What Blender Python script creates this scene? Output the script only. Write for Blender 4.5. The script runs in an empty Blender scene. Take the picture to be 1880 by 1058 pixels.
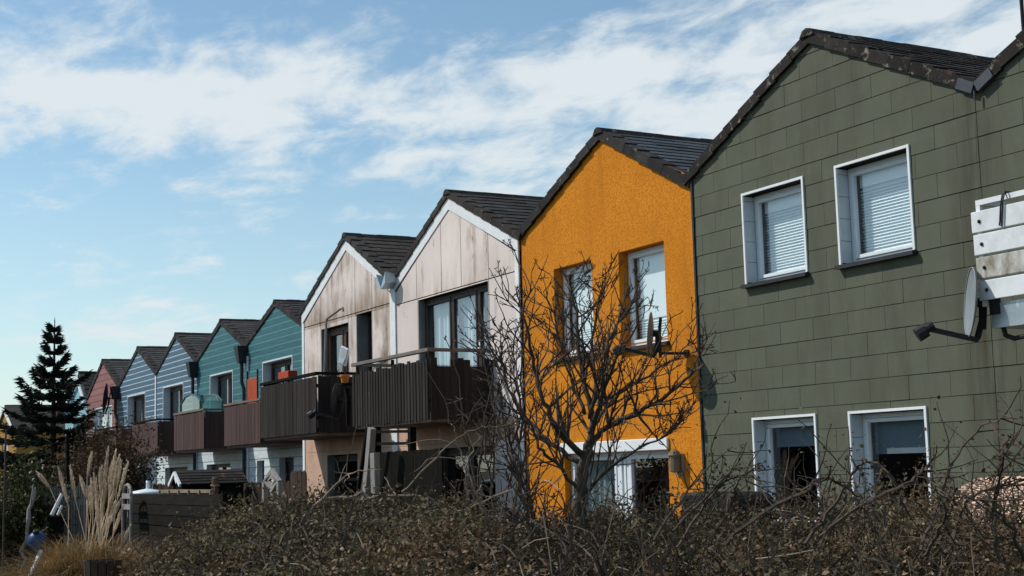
import bpy, math, random
import numpy as np
from mathutils import Vector, Matrix

random.seed(7)
rng = np.random.default_rng(7)
S = bpy.context.scene
COL = S.collection
R = math.radians
CAMZ = 1.6

# ------------------------------------------------------------------ camera
FPX, YAW, PIT, ROL = 2598.645, R(61.328104), R(7.333136), R(-1.535897)
fwd = Vector((-math.sin(YAW) * math.cos(PIT), math.cos(YAW) * math.cos(PIT), math.sin(PIT)))
right = Vector((math.cos(YAW), math.sin(YAW), 0))
up = right.cross(fwd)
r2 = right * math.cos(ROL) + up * math.sin(ROL)
u2 = -right * math.sin(ROL) + up * math.cos(ROL)
cam = bpy.data.cameras.new('camera')
cam.sensor_width = 36
cam.lens = FPX / 1880 * 36
cam.clip_end = 6000
cam.clip_start = 0.05
co = bpy.data.objects.new('camera', cam)
COL.objects.link(co)
mw = Matrix.Identity(4)
for i in range(3):
    mw[i][0], mw[i][1], mw[i][2] = r2[i], u2[i], -fwd[i]
mw[2][3] = CAMZ
co.matrix_world = mw
S.camera = co


def ray(px, py):
    return r2 * ((px - 940) / FPX) - u2 * ((py - 529) / FPX) + fwd


def at(px, py, Y):
    """world point seen at photo pixel (px, py) on the vertical plane y = Y"""
    d = ray(px, py)
    d = d * (Y / d.y)
    return Vector((d.x, d.y, d.z + CAMZ))


def atd(px, py, dist):
    """same, at a horizontal distance from the camera"""
    d = ray(px, py)
    d = d * (dist / math.hypot(d.x, d.y))
    return Vector((d.x, d.y, d.z + CAMZ))


def ground_d(px, dist, z=0.0):
    p = atd(px, 900, dist)
    return Vector((p.x, p.y, z))


# ------------------------------------------------------------------ materials
def new_mat(name):
    m = bpy.data.materials.new(name)
    m.use_nodes = True
    nt = m.node_tree
    b = nt.nodes['Principled BSDF']
    return m, nt, b


def N(nt, typ, **kw):
    n = nt.nodes.new(typ)
    for k, v in kw.items():
        if k in n.inputs:
            n.inputs[k].default_value = v
        else:
            setattr(n, k, v)
    return n


def L(nt, a, b):
    nt.links.new(a, b)


def mix_rgb(nt, fac, a, b, blend='MIX'):
    m = nt.nodes.new('ShaderNodeMix')
    m.data_type = 'RGBA'
    m.blend_type = blend
    for sock, v in ((m.inputs[0], fac), (m.inputs[6], a), (m.inputs[7], b)):
        if hasattr(v, 'links'):
            nt.links.new(v, sock)
        else:
            sock.default_value = v if not isinstance(v, tuple) or len(v) == 4 else (*v, 1)
    return m.outputs[2]


def ramp(nt, src, p0, p1, c0=(0, 0, 0, 1), c1=(1, 1, 1, 1)):
    r = nt.nodes.new('ShaderNodeValToRGB')
    r.color_ramp.elements[0].position = p0
    r.color_ramp.elements[1].position = p1
    r.color_ramp.elements[0].color = c0
    r.color_ramp.elements[1].color = c1
    nt.links.new(src, r.inputs[0])
    return r.outputs[0]


def noise(nt, scale, detail=4, rough=.6, stretch=(1, 1, 1), dist=0, world=False):
    if world:
        tc = nt.nodes.new('ShaderNodeNewGeometry')
        src = tc.outputs['Position']
    else:
        tc = nt.nodes.new('ShaderNodeTexCoord')
        src = tc.outputs['Object']
    mp = nt.nodes.new('ShaderNodeMapping')
    mp.inputs['Scale'].default_value = stretch
    nt.links.new(src, mp.inputs[0])
    n = nt.nodes.new('ShaderNodeTexNoise')
    n.inputs['Scale'].default_value = scale
    n.inputs['Detail'].default_value = detail
    n.inputs['Roughness'].default_value = rough
    n.inputs['Distortion'].default_value = dist
    nt.links.new(mp.outputs[0], n.inputs['Vector'])
    return n.outputs[0]


def M(name, base, rough=.8, var=.25, scale=4, island=0.0, bump=.15, bscale=60, stretch=(1, 1, 1),
      metal=0.0, spec=.18, stain=None, stain_scale=1.5, stain_lo=.5, stain_hi=.7, stain_stretch=(1, 1, 1),
      world=True, bdist=.01):
    m, nt, b = new_mat(name)
    f = noise(nt, scale, 6, .65, stretch, 0, world)
    lo = tuple(c * (1 - var) for c in base)
    hi = tuple(min(1, c * (1 + var)) for c in base)
    col = ramp(nt, f, .3, .7, (*lo, 1), (*hi, 1))
    if island:
        g = nt.nodes.new('ShaderNodeNewGeometry')
        rr = ramp(nt, g.outputs['Random Per Island'], 0, 1, (1 - island,) * 3 + (1,), (1 + island,) * 3 + (1,))
        col = mix_rgb(nt, 1.0, col, rr, 'MULTIPLY')
    if stain:
        s = noise(nt, stain_scale, 8, .7, stain_stretch, .3, world)
        sf = ramp(nt, s, stain_lo, stain_hi)
        col = mix_rgb(nt, sf, col, (*stain, 1))
    L(nt, col, b.inputs['Base Color'])
    b.inputs['Roughness'].default_value = rough
    b.inputs['Metallic'].default_value = metal
    b.inputs['Specular IOR Level'].default_value = spec
    if bump:
        bf = noise(nt, bscale, 5, .7, (1, 1, 1), 0, world)
        bn = N(nt, 'ShaderNodeBump', Strength=bump, Distance=bdist)
        L(nt, bf, bn.inputs['Height'])
        L(nt, bn.outputs[0], b.inputs['Normal'])
    return m


MAT = {}
MAT['green_panel'] = M('green_fibre_panel', (.094, .102, .073), .85, .08, 3, island=.06, bump=.25, bscale=90,
                       stain=(.060, .063, .043), stain_scale=1.2, stain_lo=.5, stain_hi=.85, stain_stretch=(1.6, 1, .35))
def valley_streak(m):
    nt = m.node_tree; b = nt.nodes['Principled BSDF']
    src = b.inputs['Base Color'].links[0].from_socket
    g = nt.nodes.new('ShaderNodeNewGeometry'); sp = nt.nodes.new('ShaderNodeSeparateXYZ'); L(nt, g.outputs['Position'], sp.inputs[0])
    d = N(nt, 'ShaderNodeMath', operation='ADD'); L(nt, sp.outputs[0], d.inputs[0]); d.inputs[1].default_value = 10.25
    a = N(nt, 'ShaderNodeMath', operation='ABSOLUTE'); L(nt, d.outputs[0], a.inputs[0])
    band = ramp(nt, a.outputs[0], .03, .42, (1, 1, 1, 1), (0, 0, 0, 1))
    n = ramp(nt, noise(nt, 2.2, 6, .7, (3, 1, .25), .2, True), .35, .65)
    mu = N(nt, 'ShaderNodeMath', operation='MULTIPLY'); L(nt, band, mu.inputs[0]); L(nt, n, mu.inputs[1])
    c = mix_rgb(nt, mu.outputs[0], src, (.050, .046, .032, 1))
    sc = ramp(nt, noise(nt, 11, 4, .6, (1, 1, .4), 0, True), .735, .76)        # pale scuffs
    c = mix_rgb(nt, sc, c, (.16, .165, .13, 1))
    L(nt, c, b.inputs['Base Color'])


valley_streak(MAT['green_panel'])
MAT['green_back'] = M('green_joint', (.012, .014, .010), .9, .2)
MAT['white_paint'] = M('white_paint', (.70, .72, .74), .5, .06, 3, bump=.05, stain=(.45, .45, .42), stain_scale=4, stain_lo=.6, stain_hi=.85)
MAT['white_frame'] = M('white_window_plastic', (.66, .71, .74), .35, .05, 3, bump=0)
MAT['white_lining'] = M('white_reveal_lining', (.52, .58, .62), .5, .08, 3, bump=.05)
MAT['slate_sill'] = M('dark_slate_sill', (.03, .03, .034), .6, .2, 8)
MAT['brown_frame'] = M('dark_brown_window_wood', (.035, .024, .02), .5, .25, 8, bump=.1)
MAT['blind'] = M('pale_blind', (.80, .86, .88), .6, .03, 3, bump=0)
MAT['curtain'] = M('net_curtain', (.62, .68, .74), .9, .08, 3, bump=.1, stretch=(6, 6, .3))
#
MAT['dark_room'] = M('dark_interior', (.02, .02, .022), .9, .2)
MAT['slat'] = M('dark_brown_slat', (.029, .0235, .022), .85, spec=.1, var=.3, scale=6, island=.3, bump=.3, bscale=40, stretch=(1, 1, .15),
                stain=(.16, .145, .14), stain_scale=5, stain_lo=.66, stain_hi=.8, stain_stretch=(4, 4, .5))
MAT['slat_red'] = M('reddish_brown_slat', (.066, .038, .034), .75, .25, 6, island=.18, bump=.2, stretch=(1, 1, .15))
MAT['slab'] = M('balcony_slab', (.16, .115, .095), .85, .25, 3, bump=.2)
MAT['rail_wood'] = M('grey_handrail_wood', (.16, .14, .125), .8, .25, 5, bump=.2)
MAT['peach'] = M('peach_render', (.52, .34, .25), .85, .15, 2, bump=.15, stain=(.36, .23, .16), stain_scale=1.6, stain_lo=.5, stain_hi=.75, stain_stretch=(2, 2, .6))
MAT['trim_white'] = M('white_barge_board', (.68, .70, .71), .6, .1, 3, bump=.1, stain=(.34, .32, .30), stain_scale=7, stain_lo=.62, stain_hi=.8)
MAT['galv'] = M('galvanised_metal', (.40, .45, .48), .38, .2, 4, metal=.7, bump=.1, stain=(.7, .72, .72), stain_scale=9, stain_lo=.6, stain_hi=.7, stain_stretch=(2, 2, .5))
MAT['dish_grey'] = M('grey_dish_paint', (.20, .225, .24), .45, .12, 5, bump=.05)
MAT['dish_dark'] = M('dark_plastic', (.022, .022, .026), .5, .2, 5)
MAT['zinc'] = M('zinc_gutter', (.36, .43, .47), .4, .2, 6, metal=.5)
MAT['black_pipe'] = M('dark_downpipe', (.03, .033, .036), .5, .2, 5)
MAT['weathered'] = M('weathered_grey_wood', (.24, .225, .205), .85, .3, 5, island=.15, bump=.5, bscale=30, stretch=(5, 5, .4),
                     stain=(.10, .09, .08), stain_scale=5, stain_lo=.55, stain_hi=.75, stain_stretch=(4, 4, .5))
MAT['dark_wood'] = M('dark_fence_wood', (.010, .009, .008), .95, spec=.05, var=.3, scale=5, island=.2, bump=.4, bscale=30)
MAT['fence_brown'] = M('brown_fence_wood', (.040, .023, .015), .85, .3, 5, island=.25, bump=.3, bscale=30)
MAT['bark'] = M('bare_bark', (.080, .060, .047), .9, .35, 14, bump=.6, bscale=50, stretch=(1, 1, .5))
MAT['twig'] = M('twig_bark', (.088, .064, .049), .85, .35, 3, island=.4, bump=0)
MAT['twig_pale'] = M('bleached_twig', (.21, .165, .12), .85, .25, 3, island=.3, bump=0)
MAT['orange_red'] = M('orange_red_cloth', (.36, .055, .02), .8, .15, 4)
MAT['blue_ball'] = M('blue_buoy_plastic', (.022, .066, .15), .4, .15, 5, bump=.05)
MAT['pumpkin'] = M('orange_pumpkin_skin', (.55, .19, .04), .5, .15, 5)


def stucco():
    m, nt, b = new_mat('orange_roughcast')
    n1 = noise(nt, 26, 4, .6, (1, 1, 1), .6, True)
    n2 = noise(nt, 1.3, 4, .6, (1, 1, 1), 0, True)
    n3 = noise(nt, 90, 3, .6, (1, 1, 1), 0, True)
    col = ramp(nt, n2, .3, .7, (.60, .215, .016, 1), (.70, .265, .022, 1))
    g = ramp(nt, n1, .40, .56)
    col = mix_rgb(nt, g, (.53, .172, .008, 1), col)
    dr = ramp(nt, noise(nt, 1.6, 7, .7, (2.4, 1, .25), .3, True), .52, .8)
    col = mix_rgb(nt, dr, col, (.44, .15, .012, 1))
    L(nt, col, b.inputs['Base Color'])
    b.inputs['Roughness'].default_value = .95
    b.inputs['Specular IOR Level'].default_value = .15
    h = N(nt, 'ShaderNodeMath', operation='MULTIPLY_ADD')
    L(nt, n1, h.inputs[0])
    h.inputs[1].default_value = 1.0
    L(nt, n3, h.inputs[2])
    bn = N(nt, 'ShaderNodeBump', Strength=.75, Distance=.018)
    L(nt, h.outputs[0], bn.inputs['Height'])
    L(nt, bn.outputs[0], b.inputs['Normal'])
    return m


MAT['stucco'] = stucco()


def fibre_panel(name, amount):
    """pale pinkish cement panels with brown run-off stains of their own shape"""
    m, nt, b = new_mat(name)
    n2 = noise(nt, 1.2, 5, .6, (1, 1, 1), 0, True)
    col = ramp(nt, n2, .3, .7, (.60, .525, .49, 1), (.70, .62, .585, 1))
    g = nt.nodes.new('ShaderNodeNewGeometry')
    rr = ramp(nt, g.outputs['Random Per Island'], 0, 1, (.9, .9, .9, 1), (1.05, 1.04, 1.03, 1))
    col = mix_rgb(nt, 1.0, col, rr, 'MULTIPLY')
    st = noise(nt, 1.7, 8, .72, (2.6, 1, .33), .4, True)
    blot = noise(nt, 1.0, 5, .6, (1, 1, .8), .2, True)
    mul = N(nt, 'ShaderNodeMath', operation='MULTIPLY')
    L(nt, st, mul.inputs[0]); L(nt, blot, mul.inputs[1])
    sf = ramp(nt, mul.outputs[0], .345 - amount * .155, .53 - amount * .155)
    col = mix_rgb(nt, sf, col, (.17, .105, .055, 1))
    # dirt collecting above the horizontal joint
    spz = nt.nodes.new('ShaderNodeSeparateXYZ'); L(nt, g.outputs['Position'], spz.inputs[0])
    zb = N(nt, 'ShaderNodeMapRange'); L(nt, spz.outputs[2], zb.inputs[0])
    zb.inputs[1].default_value = 4.84; zb.inputs[2].default_value = 5.5; zb.inputs[3].default_value = 1; zb.inputs[4].default_value = 0
    ab = N(nt, 'ShaderNodeMath', operation='GREATER_THAN'); L(nt, spz.outputs[2], ab.inputs[0]); ab.inputs[1].default_value = 4.83
    m1 = N(nt, 'ShaderNodeMath', operation='MULTIPLY'); L(nt, zb.outputs[0], m1.inputs[0]); L(nt, ab.outputs[0], m1.inputs[1])
    m2 = N(nt, 'ShaderNodeMath', operation='MULTIPLY'); L(nt, m1.outputs[0], m2.inputs[0])
    L(nt, ramp(nt, noise(nt, 2.2, 7, .7, (2.2, 1, .4), .3, True), .36 - .1 * (amount - .5), .66), m2.inputs[1])
    m3 = N(nt, 'ShaderNodeMath', operation='MULTIPLY'); L(nt, m2.outputs[0], m3.inputs[0]); m3.inputs[1].default_value = .95 if amount > .7 else .35
    col = mix_rgb(nt, m3.outputs[0], col, (.19, .125, .07, 1))
    # small rust runs below the fixing nails
    sp = noise(nt, 9, 3, .5, (1.6, 1, .28), 0, True)
    spf = ramp(nt, sp, .70, .74)
    col = mix_rgb(nt, spf, col, (.24, .18, .13, 1))
    L(nt, col, b.inputs['Base Color'])
    b.inputs['Roughness'].default_value = .85
    b.inputs['Specular IOR Level'].default_value = .2
    bf = noise(nt, 30, 5, .7, (1, 1, 1), 0, True)
    bn = N(nt, 'ShaderNodeBump', Strength=.12, Distance=.01)
    L(nt, bf, bn.inputs['Height']); L(nt, bn.outputs[0], b.inputs['Normal'])
    return m


MAT['panel_stained'] = fibre_panel('stained_cement_panel', .95)
MAT['panel_pale'] = fibre_panel('pale_cement_panel', .40)


def board(name, c, var=.18):
    return M(name, c, .6, var, 4, island=.10, bump=.1, bscale=40, stretch=(.5, 1, 3),
             stain=tuple(x * .55 for x in c), stain_scale=3, stain_lo=.6, stain_hi=.9)


MAT['teal'] = board('teal_board', (.030, .118, .135))
MAT['teal_joint'] = M('teal_sunlit_ledge', (.15, .31, .33), .7, .2)  # lighter than the boards: sunlight on their ledges put into the colour
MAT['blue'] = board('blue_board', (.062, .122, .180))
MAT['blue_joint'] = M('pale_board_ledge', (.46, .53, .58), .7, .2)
MAT['pink'] = board('dusky_pink_board', (.25, .10, .095))
MAT['pink_joint'] = M('pink_board_ledge', (.10, .05, .05), .7, .2)
MAT['cyan'] = board('pale_blue_board', (.22, .42, .50))
MAT['siding_white'] = board('white_board', (.56, .62, .64))
MAT['siding_joint'] = M('white_board_joint', (.20, .24, .26), .8, .2)
MAT['yellow'] = M('ochre_wall', (.30, .16, .04), .8, .15, 2)


def roof_mat(name, base, lichen=0.0, sheen=.45, wid=.3):
    m, nt, b = new_mat(name)
    g = nt.nodes.new('ShaderNodeNewGeometry')
    rr = ramp(nt, g.outputs['Random Per Island'], 0, 1, (.6, .6, .6, 1), (1.4, 1.4, 1.4, 1))
    n = noise(nt, 5, 6, .7, (1, 1, 1), 0, True)
    col = ramp(nt, n, .3, .7, tuple(c * .65 for c in base) + (1,), tuple(c * 1.35 for c in base) + (1,))
    col = mix_rgb(nt, 1, col, rr, 'MULTIPLY')
    if lichen:
        n1 = noise(nt, 8, 8, .75, (1, 1, 1), .5, True)
        col = mix_rgb(nt, ramp(nt, n1, .60 - .06 * lichen, .70 - .06 * lichen), col, (.24, .22, .18, 1))
        n2 = noise(nt, 3.1, 6, .7, (1, 1, 1), .2, True)
        col = mix_rgb(nt, ramp(nt, n2, .62, .72), col, (.22, .09, .035, 1))
    L(nt, col, b.inputs['Base Color'])
    b.inputs['Roughness'].default_value = sheen
    b.inputs['Specular IOR Level'].default_value = .22
    bf = noise(nt, 40, 6, .7, (1, 1, 1), 0, True)
    bn = N(nt, 'ShaderNodeBump', Strength=.35, Distance=.01)
    L(nt, bf, bn.inputs['Height']); L(nt, bn.outputs[0], b.inputs['Normal'])
    return m


MAT['roof'] = roof_mat('dark_slate', (.030, .027, .026), 0, .9)
MAT['roof_blue'] = roof_mat('blue_grey_slate', (.052, .060, .066), 0, .6)
MAT['roof_brown'] = roof_mat('brown_grey_tile', (.030, .024, .021), .2, .92)
MAT['verge'] = roof_mat('verge_tile', (.022, .020, .020), 0.1, .9)
MAT['verge_lichen'] = roof_mat('lichen_verge_tile', (.020, .017, .015), .65, .95)
MAT['roof_grey'] = roof_mat('worn_grey_tile', (.040, .041, .041), .15, .9)


def glass(name, tint, refl_boost=1.0, ior=1.6):
    m = bpy.data.materials.new(name)
    m.use_nodes = True
    nt = m.node_tree
    nt.nodes.remove(nt.nodes['Principled BSDF'])
    out = nt.nodes['Material Output']
    tr = N(nt, 'ShaderNodeBsdfTransparent', Color=(*tint, 1))
    gl = N(nt, 'ShaderNodeBsdfGlossy', Color=(.95, .97, 1, 1), Roughness=.015)
    lw = N(nt, 'ShaderNodeLayerWeight', Blend=.5)
    pw = N(nt, 'ShaderNodeMath', operation='POWER'); L(nt, lw.outputs['Facing'], pw.inputs[0]); pw.inputs[1].default_value = 4.0
    fr = N(nt, 'ShaderNodeMath', operation='MULTIPLY_ADD', use_clamp=True); L(nt, pw.outputs[0], fr.inputs[0])
    r0 = ((ior - 1) / (ior + 1)) ** 2 * 2
    fr.inputs[1].default_value = .9 - r0; fr.inputs[2].default_value = r0
    bn = N(nt, 'ShaderNodeBump', Strength=.006, Distance=.02)
    L(nt, noise(nt, 2.5, 2, .5, (1, 1, 1), 0, True), bn.inputs['Height'])
    L(nt, bn.outputs[0], gl.inputs['Normal'])
    mx = nt.nodes.new('ShaderNodeMixShader')
    L(nt, fr.outputs[0], mx.inputs[0]); L(nt, tr.outputs[0], mx.inputs[1]); L(nt, gl.outputs[0], mx.inputs[2])
    L(nt, mx.outputs[0], out.inputs[0])
    return m


MAT['glass'] = glass('window_glass', (.90, .94, .95), 1, 1.7)
MAT['glass_film'] = glass('greenhouse_film', (.45, .62, .64), 1, 1.5)


def leaf_mat(name, cols, rough=.6, trans=.25, patch=None):
    m = bpy.data.materials.new(name)
    m.use_nodes = True
    nt = m.node_tree
    b = nt.nodes['Principled BSDF']
    out = nt.nodes['Material Output']
    g = nt.nodes.new('ShaderNodeNewGeometry')
    r = nt.nodes.new('ShaderNodeValToRGB')
    r.color_ramp.interpolation = 'LINEAR'
    els = r.color_ramp.elements
    while len(els) < len(cols):
        els.new(.5)
    for i, c in enumerate(cols):
        els[i].position = i / (len(cols) - 1)
        els[i].color = (*c, 1)
    L(nt, g.outputs['Random Per Island'], r.inputs[0])
    big = noise(nt, .7, 3, .6, (1, 1, 1), 0, True)
    col = mix_rgb(nt, 1, r.outputs[0], ramp(nt, big, .35, .65, (.7, .68, .66, 1), (1.2, 1.2, 1.1, 1)), 'MULTIPLY')
    if patch:
        pn = ramp(nt, noise(nt, .9, 4, .6, (1, 1, 1), .2, True), .46, .60, (0, 0, 0, 1), (.5, .5, .5, 1))
        pg = ramp(nt, g.outputs['Random Per Island'], 0, 1, tuple(c * .5 for c in patch) + (1,), tuple(c * 1.6 for c in patch) + (1,))
        col = mix_rgb(nt, pn, col, pg)
    L(nt, col, b.inputs['Base Color'])
    b.inputs['Roughness'].default_value = rough
    b.inputs['Specular IOR Level'].default_value = .2
    tl = nt.nodes.new('ShaderNodeBsdfTranslucent')
    L(nt, col, tl.inputs[0])
    mx = nt.nodes.new('ShaderNodeMixShader')
    mx.inputs[0].default_value = trans
    L(nt, b.outputs[0], mx.inputs[1]); L(nt, tl.outputs[0], mx.inputs[2])
    L(nt, mx.outputs[0], out.inputs[0])
    return m


MAT['hedge_leaf'] = leaf_mat('withered_ivy_leaf', [(.046, .029, .018), (.135, .078, .044), (.056, .052, .028), (.19, .112, .062),
                                                   (.095, .085, .046), (.080, .047, .028), (.36, .27, .18)], .7, .25, (.060, .062, .033))
MAT['needle'] = leaf_mat('spruce_needle', [(.020, .031, .027), (.038, .050, .040), (.026, .036, .031), (.075, .075, .050)], .7, .1)
MAT['shrub_leaf'] = leaf_mat('evergreen_shrub_leaf', [(.018, .028, .012), (.035, .045, .016), (.10, .10, .03), (.022, .032, .014)], .5, .2)
MAT['dry_leaf'] = leaf_mat('dry_creeper_leaf', [(.055, .03, .018), (.10, .058, .032), (.045, .028, .018), (.16, .10, .05)], .8, .2)
MAT['blade'] = leaf_mat('golden_grass_blade', [(.20, .12, .05), (.34, .21, .085), (.15, .10, .045), (.44, .30, .14), (.12, .10, .05)], .6, .25)
MAT['rust_blade'] = leaf_mat('rusty_grass_blade', [(.075, .042, .02), (.15, .085, .035), (.06, .045, .022), (.20, .125, .055), (.055, .05, .025)], .8, .2)
MAT['plume'] = leaf_mat('pampas_plume', [(.72, .60, .48), (.82, .71, .60), (.60, .49, .38)], .9, .3)
MAT['bud'] = leaf_mat('leaf_bud', [(.05, .038, .025), (.08, .07, .03), (.04, .03, .022)], .6, .2)


def ground_mat(name, a, b_, s=1.2):
    m, nt, b = new_mat(name)
    n = noise(nt, s, 8, .7, (1, 1, 1), .3, True)
    n2 = noise(nt, s * 14, 5, .7, (1, 1, 1), 0, True)
    c = ramp(nt, n, .35, .65, (*a, 1), (*b_, 1))
    c = mix_rgb(nt, ramp(nt, n2, .4, .7), c, tuple(x * .5 for x in a) + (1,))
    L(nt, c, b.inputs['Base Color'])
    b.inputs['Roughness'].default_value = .95
    bn = N(nt, 'ShaderNodeBump', Strength=.8, Distance=.05)
    L(nt, n2, bn.inputs['Height']); L(nt, bn.outputs[0], b.inputs['Normal'])
    return m


MAT['ground'] = ground_mat('rough_grass_ground', (.05, .04, .025), (.075, .06, .032))
MAT['litter'] = ground_mat('leaf_litter_soil', (.018, .014, .010), (.03, .022, .014), 3)


# ------------------------------------------------------------------ mesh builder
def tag(o, label=None, cat=None, group=None, kind=None):
    if label: o['label'] = label
    if cat: o['category'] = cat
    if group: o['group'] = group
    if kind: o['kind'] = kind
    return o


OFF = {}


def thing(name, loc, label, cat, group=None):
    o = bpy.data.objects.new(name, None)
    o.empty_display_size = .2
    COL.objects.link(o)
    o.location = loc
    OFF[o.name] = Vector(loc)
    return tag(o, label, cat, group)


class MB:
    def __init__(s):
        s.v = []; s.f = []

    def poly(s, pts):
        i = len(s.v)
        s.v += [tuple(p) for p in pts]
        s.f.append(tuple(range(i, i + len(pts))))

    def box(s, x0, x1, y0, y1, z0, z1):
        s.hexa([(x0, y0, z0), (x1, y0, z0), (x1, y1, z0), (x0, y1, z0), (x0, y0, z1), (x1, y0, z1), (x1, y1, z1), (x0, y1, z1)])

    def hexa(s, p):
        i = len(s.v)
        s.v += [tuple(q) for q in p]
        for f in ((0, 3, 2, 1), (4, 5, 6, 7), (0, 1, 5, 4), (1, 2, 6, 5), (2, 3, 7, 6), (3, 0, 4, 7)):
            s.f.append(tuple(i + k for k in f))

    def bar(s, a, b, w, h, upv=(0, 0, 1)):
        a = Vector(a); b = Vector(b)
        d = (b - a).normalized()
        u = Vector(upv)
        if abs(d.dot(u)) > .98: u = Vector((0, 1, 0))
        sx = d.cross(u).normalized() * (w / 2)
        sz = sx.cross(d).normalized() * (h / 2)
        s.hexa([a - sx - sz, a + sx - sz, b + sx - sz, b - sx - sz, a - sx + sz, a + sx + sz, b + sx + sz, b - sx + sz])

    def tube(s, pts, rad, n=6, cap=True):
        pts = [Vector(p) for p in pts]
        if not hasattr(rad, '__len__'): rad = [rad] * len(pts)
        base = len(s.v)
        prev = None
        for k, p in enumerate(pts):
            d = (pts[min(k + 1, len(pts) - 1)] - pts[max(k - 1, 0)])
            if d.length < 1e-9: d = Vector((0, 0, 1))
            d.normalize()
            if prev is None:
                u = d.orthogonal().normalized()
            else:
                u = prev - d * prev.dot(d)
                if u.length < 1e-6: u = d.orthogonal()
                u.normalize()
            prev = u
            w = d.cross(u)
            for j in range(n):
                a = 2 * math.pi * j / n
                s.v.append(tuple(p + (u * math.cos(a) + w * math.sin(a)) * rad[k]))
        for k in range(len(pts) - 1):
            for j in range(n):
                a = base + k * n + j; b = base + k * n + (j + 1) % n
                s.f.append((a, b, b + n, a + n))
        if cap:
            s.f.append(tuple(base + j for j in reversed(range(n))))
            s.f.append(tuple(base + (len(pts) - 1) * n + j for j in range(n)))

    def lathe(s, c, prof, n=20, axis=(0, 0, 1)):
        c = Vector(c); ax = Vector(axis).normalized()
        u = ax.orthogonal().normalized(); w = ax.cross(u)
        base = len(s.v)
        for r, h in prof:
            for j in range(n):
                a = 2 * math.pi * j / n
                s.v.append(tuple(c + ax * h + (u * math.cos(a) + w * math.sin(a)) * max(r, 1e-4)))
        for k in range(len(prof) - 1):
            for j in range(n):
                a = base + k * n + j; b = base + k * n + (j + 1) % n
                s.f.append((a, b, b + n, a + n))

    def prism(s, poly_xz, y0, y1):
        """extrude an (x,z) polygon along y"""
        n = len(poly_xz); i = len(s.v)
        s.v += [(x, y0, z) for x, z in poly_xz] + [(x, y1, z) for x, z in poly_xz]
        s.f.append(tuple(range(i, i + n)))
        s.f.append(tuple(reversed(range(i + n, i + 2 * n))))
        for k in range(n):
            a = i + k; b = i + (k + 1) % n
            s.f.append((b, a, a + n, b + n))

    def build(s, name, mat, parent=None, label=None, smooth=False, bevel=0):
        me = bpy.data.meshes.new(name)
        off = Vector((0, 0, 0))
        p = parent
        while p is not None:
            if p.name in OFF: off = OFF[p.name]
            p = p.parent
        me.from_pydata([(x - off.x, y - off.y, z - off.z) for x, y, z in s.v], [], s.f)
        me.materials.append(MAT[mat] if isinstance(mat, str) else mat)
        me.update()
        if smooth:
            me.polygons.foreach_set('use_smooth', [True] * len(me.polygons))
        o = bpy.data.objects.new(name, me)
        COL.objects.link(o)
        if parent is not None: o.parent = parent
        if label: o['label'] = label
        if bevel:
            bm = o.modifiers.new('bevel', 'BEVEL')
            bm.width = bevel; bm.segments = 2; bm.limit_method = 'ANGLE'
        return o

    def fix(s, parent):
        return s


def np_mesh(name, verts, faces_n, mat, parent=None):
    """numpy mesh: verts (N*k,3), quads of k=4 consecutive vertices"""
    me = bpy.data.meshes.new(name)
    off = np.zeros(3)
    p = parent
    while p is not None:
        if p.name in OFF: off = np.array(OFF[p.name])
        p = p.parent
    verts = (verts - off).astype(np.float32)
    nv = len(verts)
    nf = len(faces_n) // 4
    me.vertices.add(nv); me.vertices.foreach_set('co', verts.ravel())
    me.loops.add(nf * 4); me.loops.foreach_set('vertex_index', faces_n.astype(np.int32))
    me.polygons.add(nf)
    me.polygons.foreach_set('loop_start', np.arange(0, nf * 4, 4, dtype=np.int32))
    me.polygons.foreach_set('loop_total', np.full(nf, 4, dtype=np.int32))
    me.materials.append(MAT[mat])
    me.update(calc_edges=True)
    me.validate()
    o = bpy.data.objects.new(name, me)
    COL.objects.link(o)
    if parent is not None: o.parent = parent
    return o


def leaves(P, size, aspect=.55, nrm=None, spread=1.0, fold=.25):
    """leaf quads (base, side, tip, side) at points P, folded a little"""
    n = len(P)
    d = rng.normal(size=(n, 3))
    if nrm is not None: d = d * spread + nrm
    d /= np.linalg.norm(d, axis=1)[:, None]
    t = rng.normal(size=(n, 3))
    t -= (t * d).sum(1)[:, None] * d
    t /= np.linalg.norm(t, axis=1)[:, None]
    b = np.cross(d, t)
    s = size if hasattr(size, '__len__') else np.full(n, size)
    s = s[:, None]
    v = np.empty((n, 4, 3))
    v[:, 0] = P - t * s * .5
    v[:, 1] = P + b * s * aspect * .5 + d * s * fold * .5
    v[:, 2] = P + t * s * .5
    v[:, 3] = P - b * s * aspect * .5 + d * s * fold * .5
    return v.reshape(-1, 3), np.arange(n * 4)


def blades(roots, dirs, length, width, droop=.5, seg=4):
    """tapering, drooping strips"""
    n = len(roots)
    V = []; F = []
    side = np.cross(dirs, np.array([0, 0, 1.0])); side += 1e-6
    side /= np.linalg.norm(side, axis=1)[:, None]
    hor = dirs * np.array([1, 1, 0.0])
    rows = []
    for k in range(seg + 1):
        t = k / seg
        c = roots + dirs * (length * t)[:, None] + hor * (droop * length * t * t)[:, None]
        c[:, 2] -= (droop * .9 * length * t ** 2.4)
        w = (width * (1 - t) + .001)[:, None] * .5
        rows.append((c - side * w, c + side * w))
    V = np.stack([x for r in rows for x in r], axis=1)       # n, 2(seg+1), 3
    idx = np.arange(n)[:, None] * (2 * (seg + 1))
    for k in range(seg):
        F.append(idx + np.array([2 * k, 2 * k + 1, 2 * k + 3, 2 * k + 2])[None])
    F = np.stack(F, axis=1).reshape(-1)
    return V.reshape(-1, 3), F


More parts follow.
